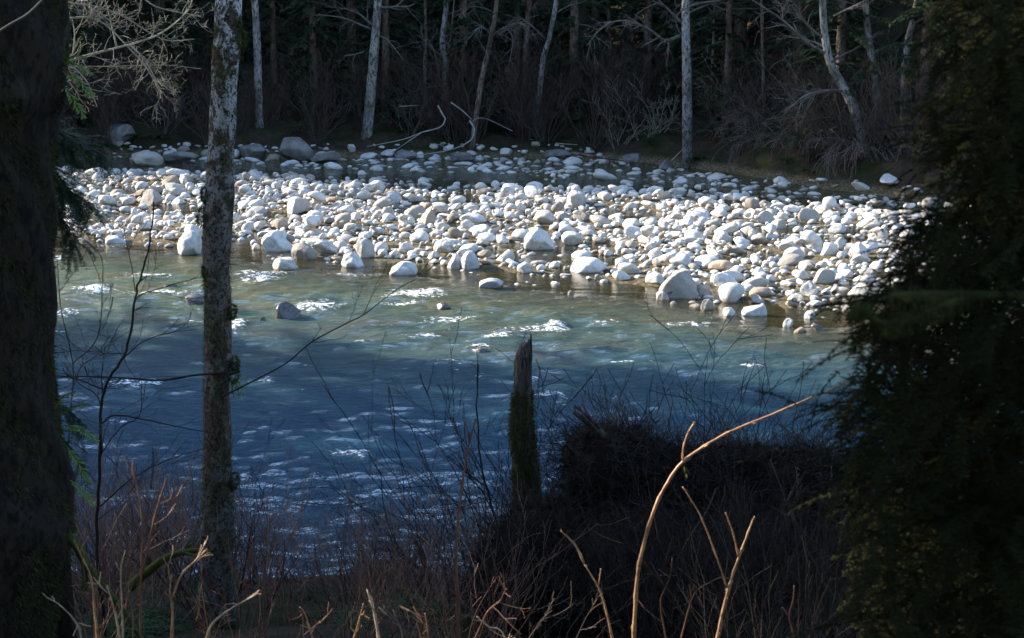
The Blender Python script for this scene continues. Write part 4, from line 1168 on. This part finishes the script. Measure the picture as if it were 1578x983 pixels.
# ---- near hemlock filling the right side
rng = random.Random(88)
TB = Vector((2.1, 2.7, 0)); TB.z = gz(TB.x, TB.y) - .2
t = thing('hemlock_tree', 'near hemlock whose dense dark boughs veil the whole right side of the view', 'tree', TB)
mb = MB(); tp = [TB + Vector((.02 * i, .01 * i, i * 1.0)) for i in range(13)]
mb.tube(tp, [.17 - .009 * i for i in range(13)], 16, wob=.04); mb.build('trunk', M['mossy'], t, origin=TB)
VEIL = [(1425, -60), (1418, 120), (1432, 240), (1445, 310), (1400, 335), (1392, 400), (1345, 425), (1300, 462), (1322, 560), (1294, 640), (1296, 700), (1300, 755), (1310, 840), (1330, 1060), (2000, 1060), (2000, -60)]
tw, nd = MB(), MB()
limbs = []
for k in range(22):
    py = rng.uniform(-60, 1010)
    xs_ = [px for px in range(1200, 1600, 5) if inpoly(np.array([px]), np.array([float(py)]), VEIL)[0]]
    lx = xs_[0] if xs_ else 1450
    end = P(lx + rng.uniform(60, 150) + (40 if py < 340 else 0), py, rng.uniform(1.5, 2.4))
    at_ = Vector((TB.x + .02 * 2, TB.y + .01 * 2, end.z + rng.uniform(-.15, .45)))
    mid = (end + at_) * .5 + Vector((rng.uniform(-.1, .1), rng.uniform(-.3, .3), rng.uniform(0, .16)))
    sp = spline([at_, mid, end], 10); limbs.append(sp)
    tw.tube(sp, [.012 * (1 - .93 * i / len(sp)) + .0006 for i in range(len(sp))], 5)
    for j in range(150):
        t_ = rng.uniform(.12, 1) ** .8 * (len(sp) - 1.01); i = int(t_)
        q = sp[i].lerp(sp[i + 1], t_ - i); ax = (sp[i + 1] - sp[i]).normalized()
        sd = ax.cross(Vector((0, 0, 1))).normalized() * rng.choice((-1, 1))
        w_ = walk(q, (ax * .6 + sd + rv(rng) * .3).normalized(), rng.uniform(.06, .20), 3, .15, -.12, rng)
        tw.tube(w_, [.0014, .0011, .0008, .0005], 3, cap=False)
        for u_ in (1, 2, 3):
            needles_spray(tw, nd, w_[u_], (w_[u_] - w_[u_ - 1]).normalized() + rv(rng) * .6, rng.uniform(.04, .08), rng, .010, .0036, .0055, .5)
cnt = 0
for k in range(10500):
    px = rng.uniform(1235, 1760); py = rng.uniform(-50, 1040)
    if not inpoly(np.array([px]), np.array([py]), VEIL)[0]: continue
    lx = np.interp(py, [-60, 120, 240, 310, 335, 400, 425, 462, 560, 640, 700, 755, 840, 1060], [1425, 1418, 1432, 1445, 1400, 1392, 1345, 1300, 1322, 1294, 1296, 1300, 1310, 1330])
    edge_ = (px - lx)
    if edge_ < 60 and rng.random() > .35 + edge_ / 90: continue
    if py < 320 and edge_ < 140 and rng.random() > .12 + edge_ / 220: continue
    if 705 < py < 755 and 1330 < px < 1560 and rng.random() < .80: continue
    if px > 1600 and rng.random() < .5: continue
    p = P(px, py, rng.uniform(1.35, 2.5))
    d = Vector((rng.uniform(-1, .6), rng.uniform(-1, 1), rng.uniform(-.8, .35))).normalized()
    needles_spray(tw, nd, p, d, rng.uniform(.03, .075), rng, .009, .0034, .0052, .6); cnt += 1
print('sprays', cnt)
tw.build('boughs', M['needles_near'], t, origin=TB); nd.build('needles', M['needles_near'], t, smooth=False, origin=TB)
mb = MB(); sp = spline([Vector((TB.x, TB.y - .6, P(1600, 440, 2.2).z)), P(1560, 455, 1.4), P(1480, 463, 1.32), P(1440, 480, 1.3), P(1385, 500, 1.3), P(1345, 492, 1.3), P(1315, 472, 1.3)], 6)
rr = [.0055 * (1 - .6 * i / len(sp)) for i in range(len(sp))]
mb.tube(sp, rr, 8, wob=.15); moss_on(mb, sp, rr, 2600, rng, lambda p, n: pn(p.x * 30, p.z * 20, 2) > -.15, (.004, .013), .0016, .6)
mb.build('mossy_limb', M['moss_dark'], t, origin=TB)

# ------------------------------------------------------------------ light and camera
AZ = math.atan2(.37, -.93)               # towards the sun, in plan
EL = R(25)
sun = bpy.data.lights.new('sun', 'SUN'); sun.energy = 5.0; sun.angle = R(.5); sun.color = (1, .90, .76)
so = bpy.data.objects.new('sun', sun); COL.objects.link(so)
dv = Vector((math.cos(AZ) * math.cos(EL), math.sin(AZ) * math.cos(EL), math.sin(EL)))
so.rotation_euler = dv.to_track_quat('Z', 'Y').to_euler(); so.location = (0, 0, 60)
wd = bpy.data.worlds.new('World'); scene.world = wd; wd.use_nodes = True
nt = wd.node_tree; bg = nt.nodes['Background']
sk = nt.nodes.new('ShaderNodeTexSky'); sk.sky_type = 'NISHITA'; sk.sun_disc = False
sk.ozone_density = 3.6; sk.air_density = 1.2; sk.sun_elevation = EL; sk.sun_rotation = math.atan2(dv.x, dv.y)
nt.links.new(sk.outputs[0], bg.inputs[0]); bg.inputs[1].default_value = .14

cam = bpy.data.cameras.new('camera'); co = bpy.data.objects.new('camera', cam); COL.objects.link(co)
co.location = (0, 0, CAMZ); co.rotation_euler = (math.pi / 2 - PITCH, 0, 0)
cam.lens = LENS; cam.sensor_width = 36; cam.clip_start = .05; cam.clip_end = 1500
cam.dof.use_dof = True; cam.dof.focus_distance = 30; cam.dof.aperture_fstop = 14
scene.camera = co
scene.view_settings.view_transform = 'Standard'; scene.view_settings.look = 'None'
scene.view_settings.exposure = 1.8; scene.view_settings.gamma = 1
scene.cycles.use_denoising = True
scene.cycles.max_bounces = 6; scene.cycles.diffuse_bounces = 2; scene.cycles.glossy_bounces = 3; scene.cycles.transparent_max_bounces = 8
scene.cycles.caustics_reflective = False; scene.cycles.caustics_refractive = False
scene.cycles.sample_clamp_indirect = 4
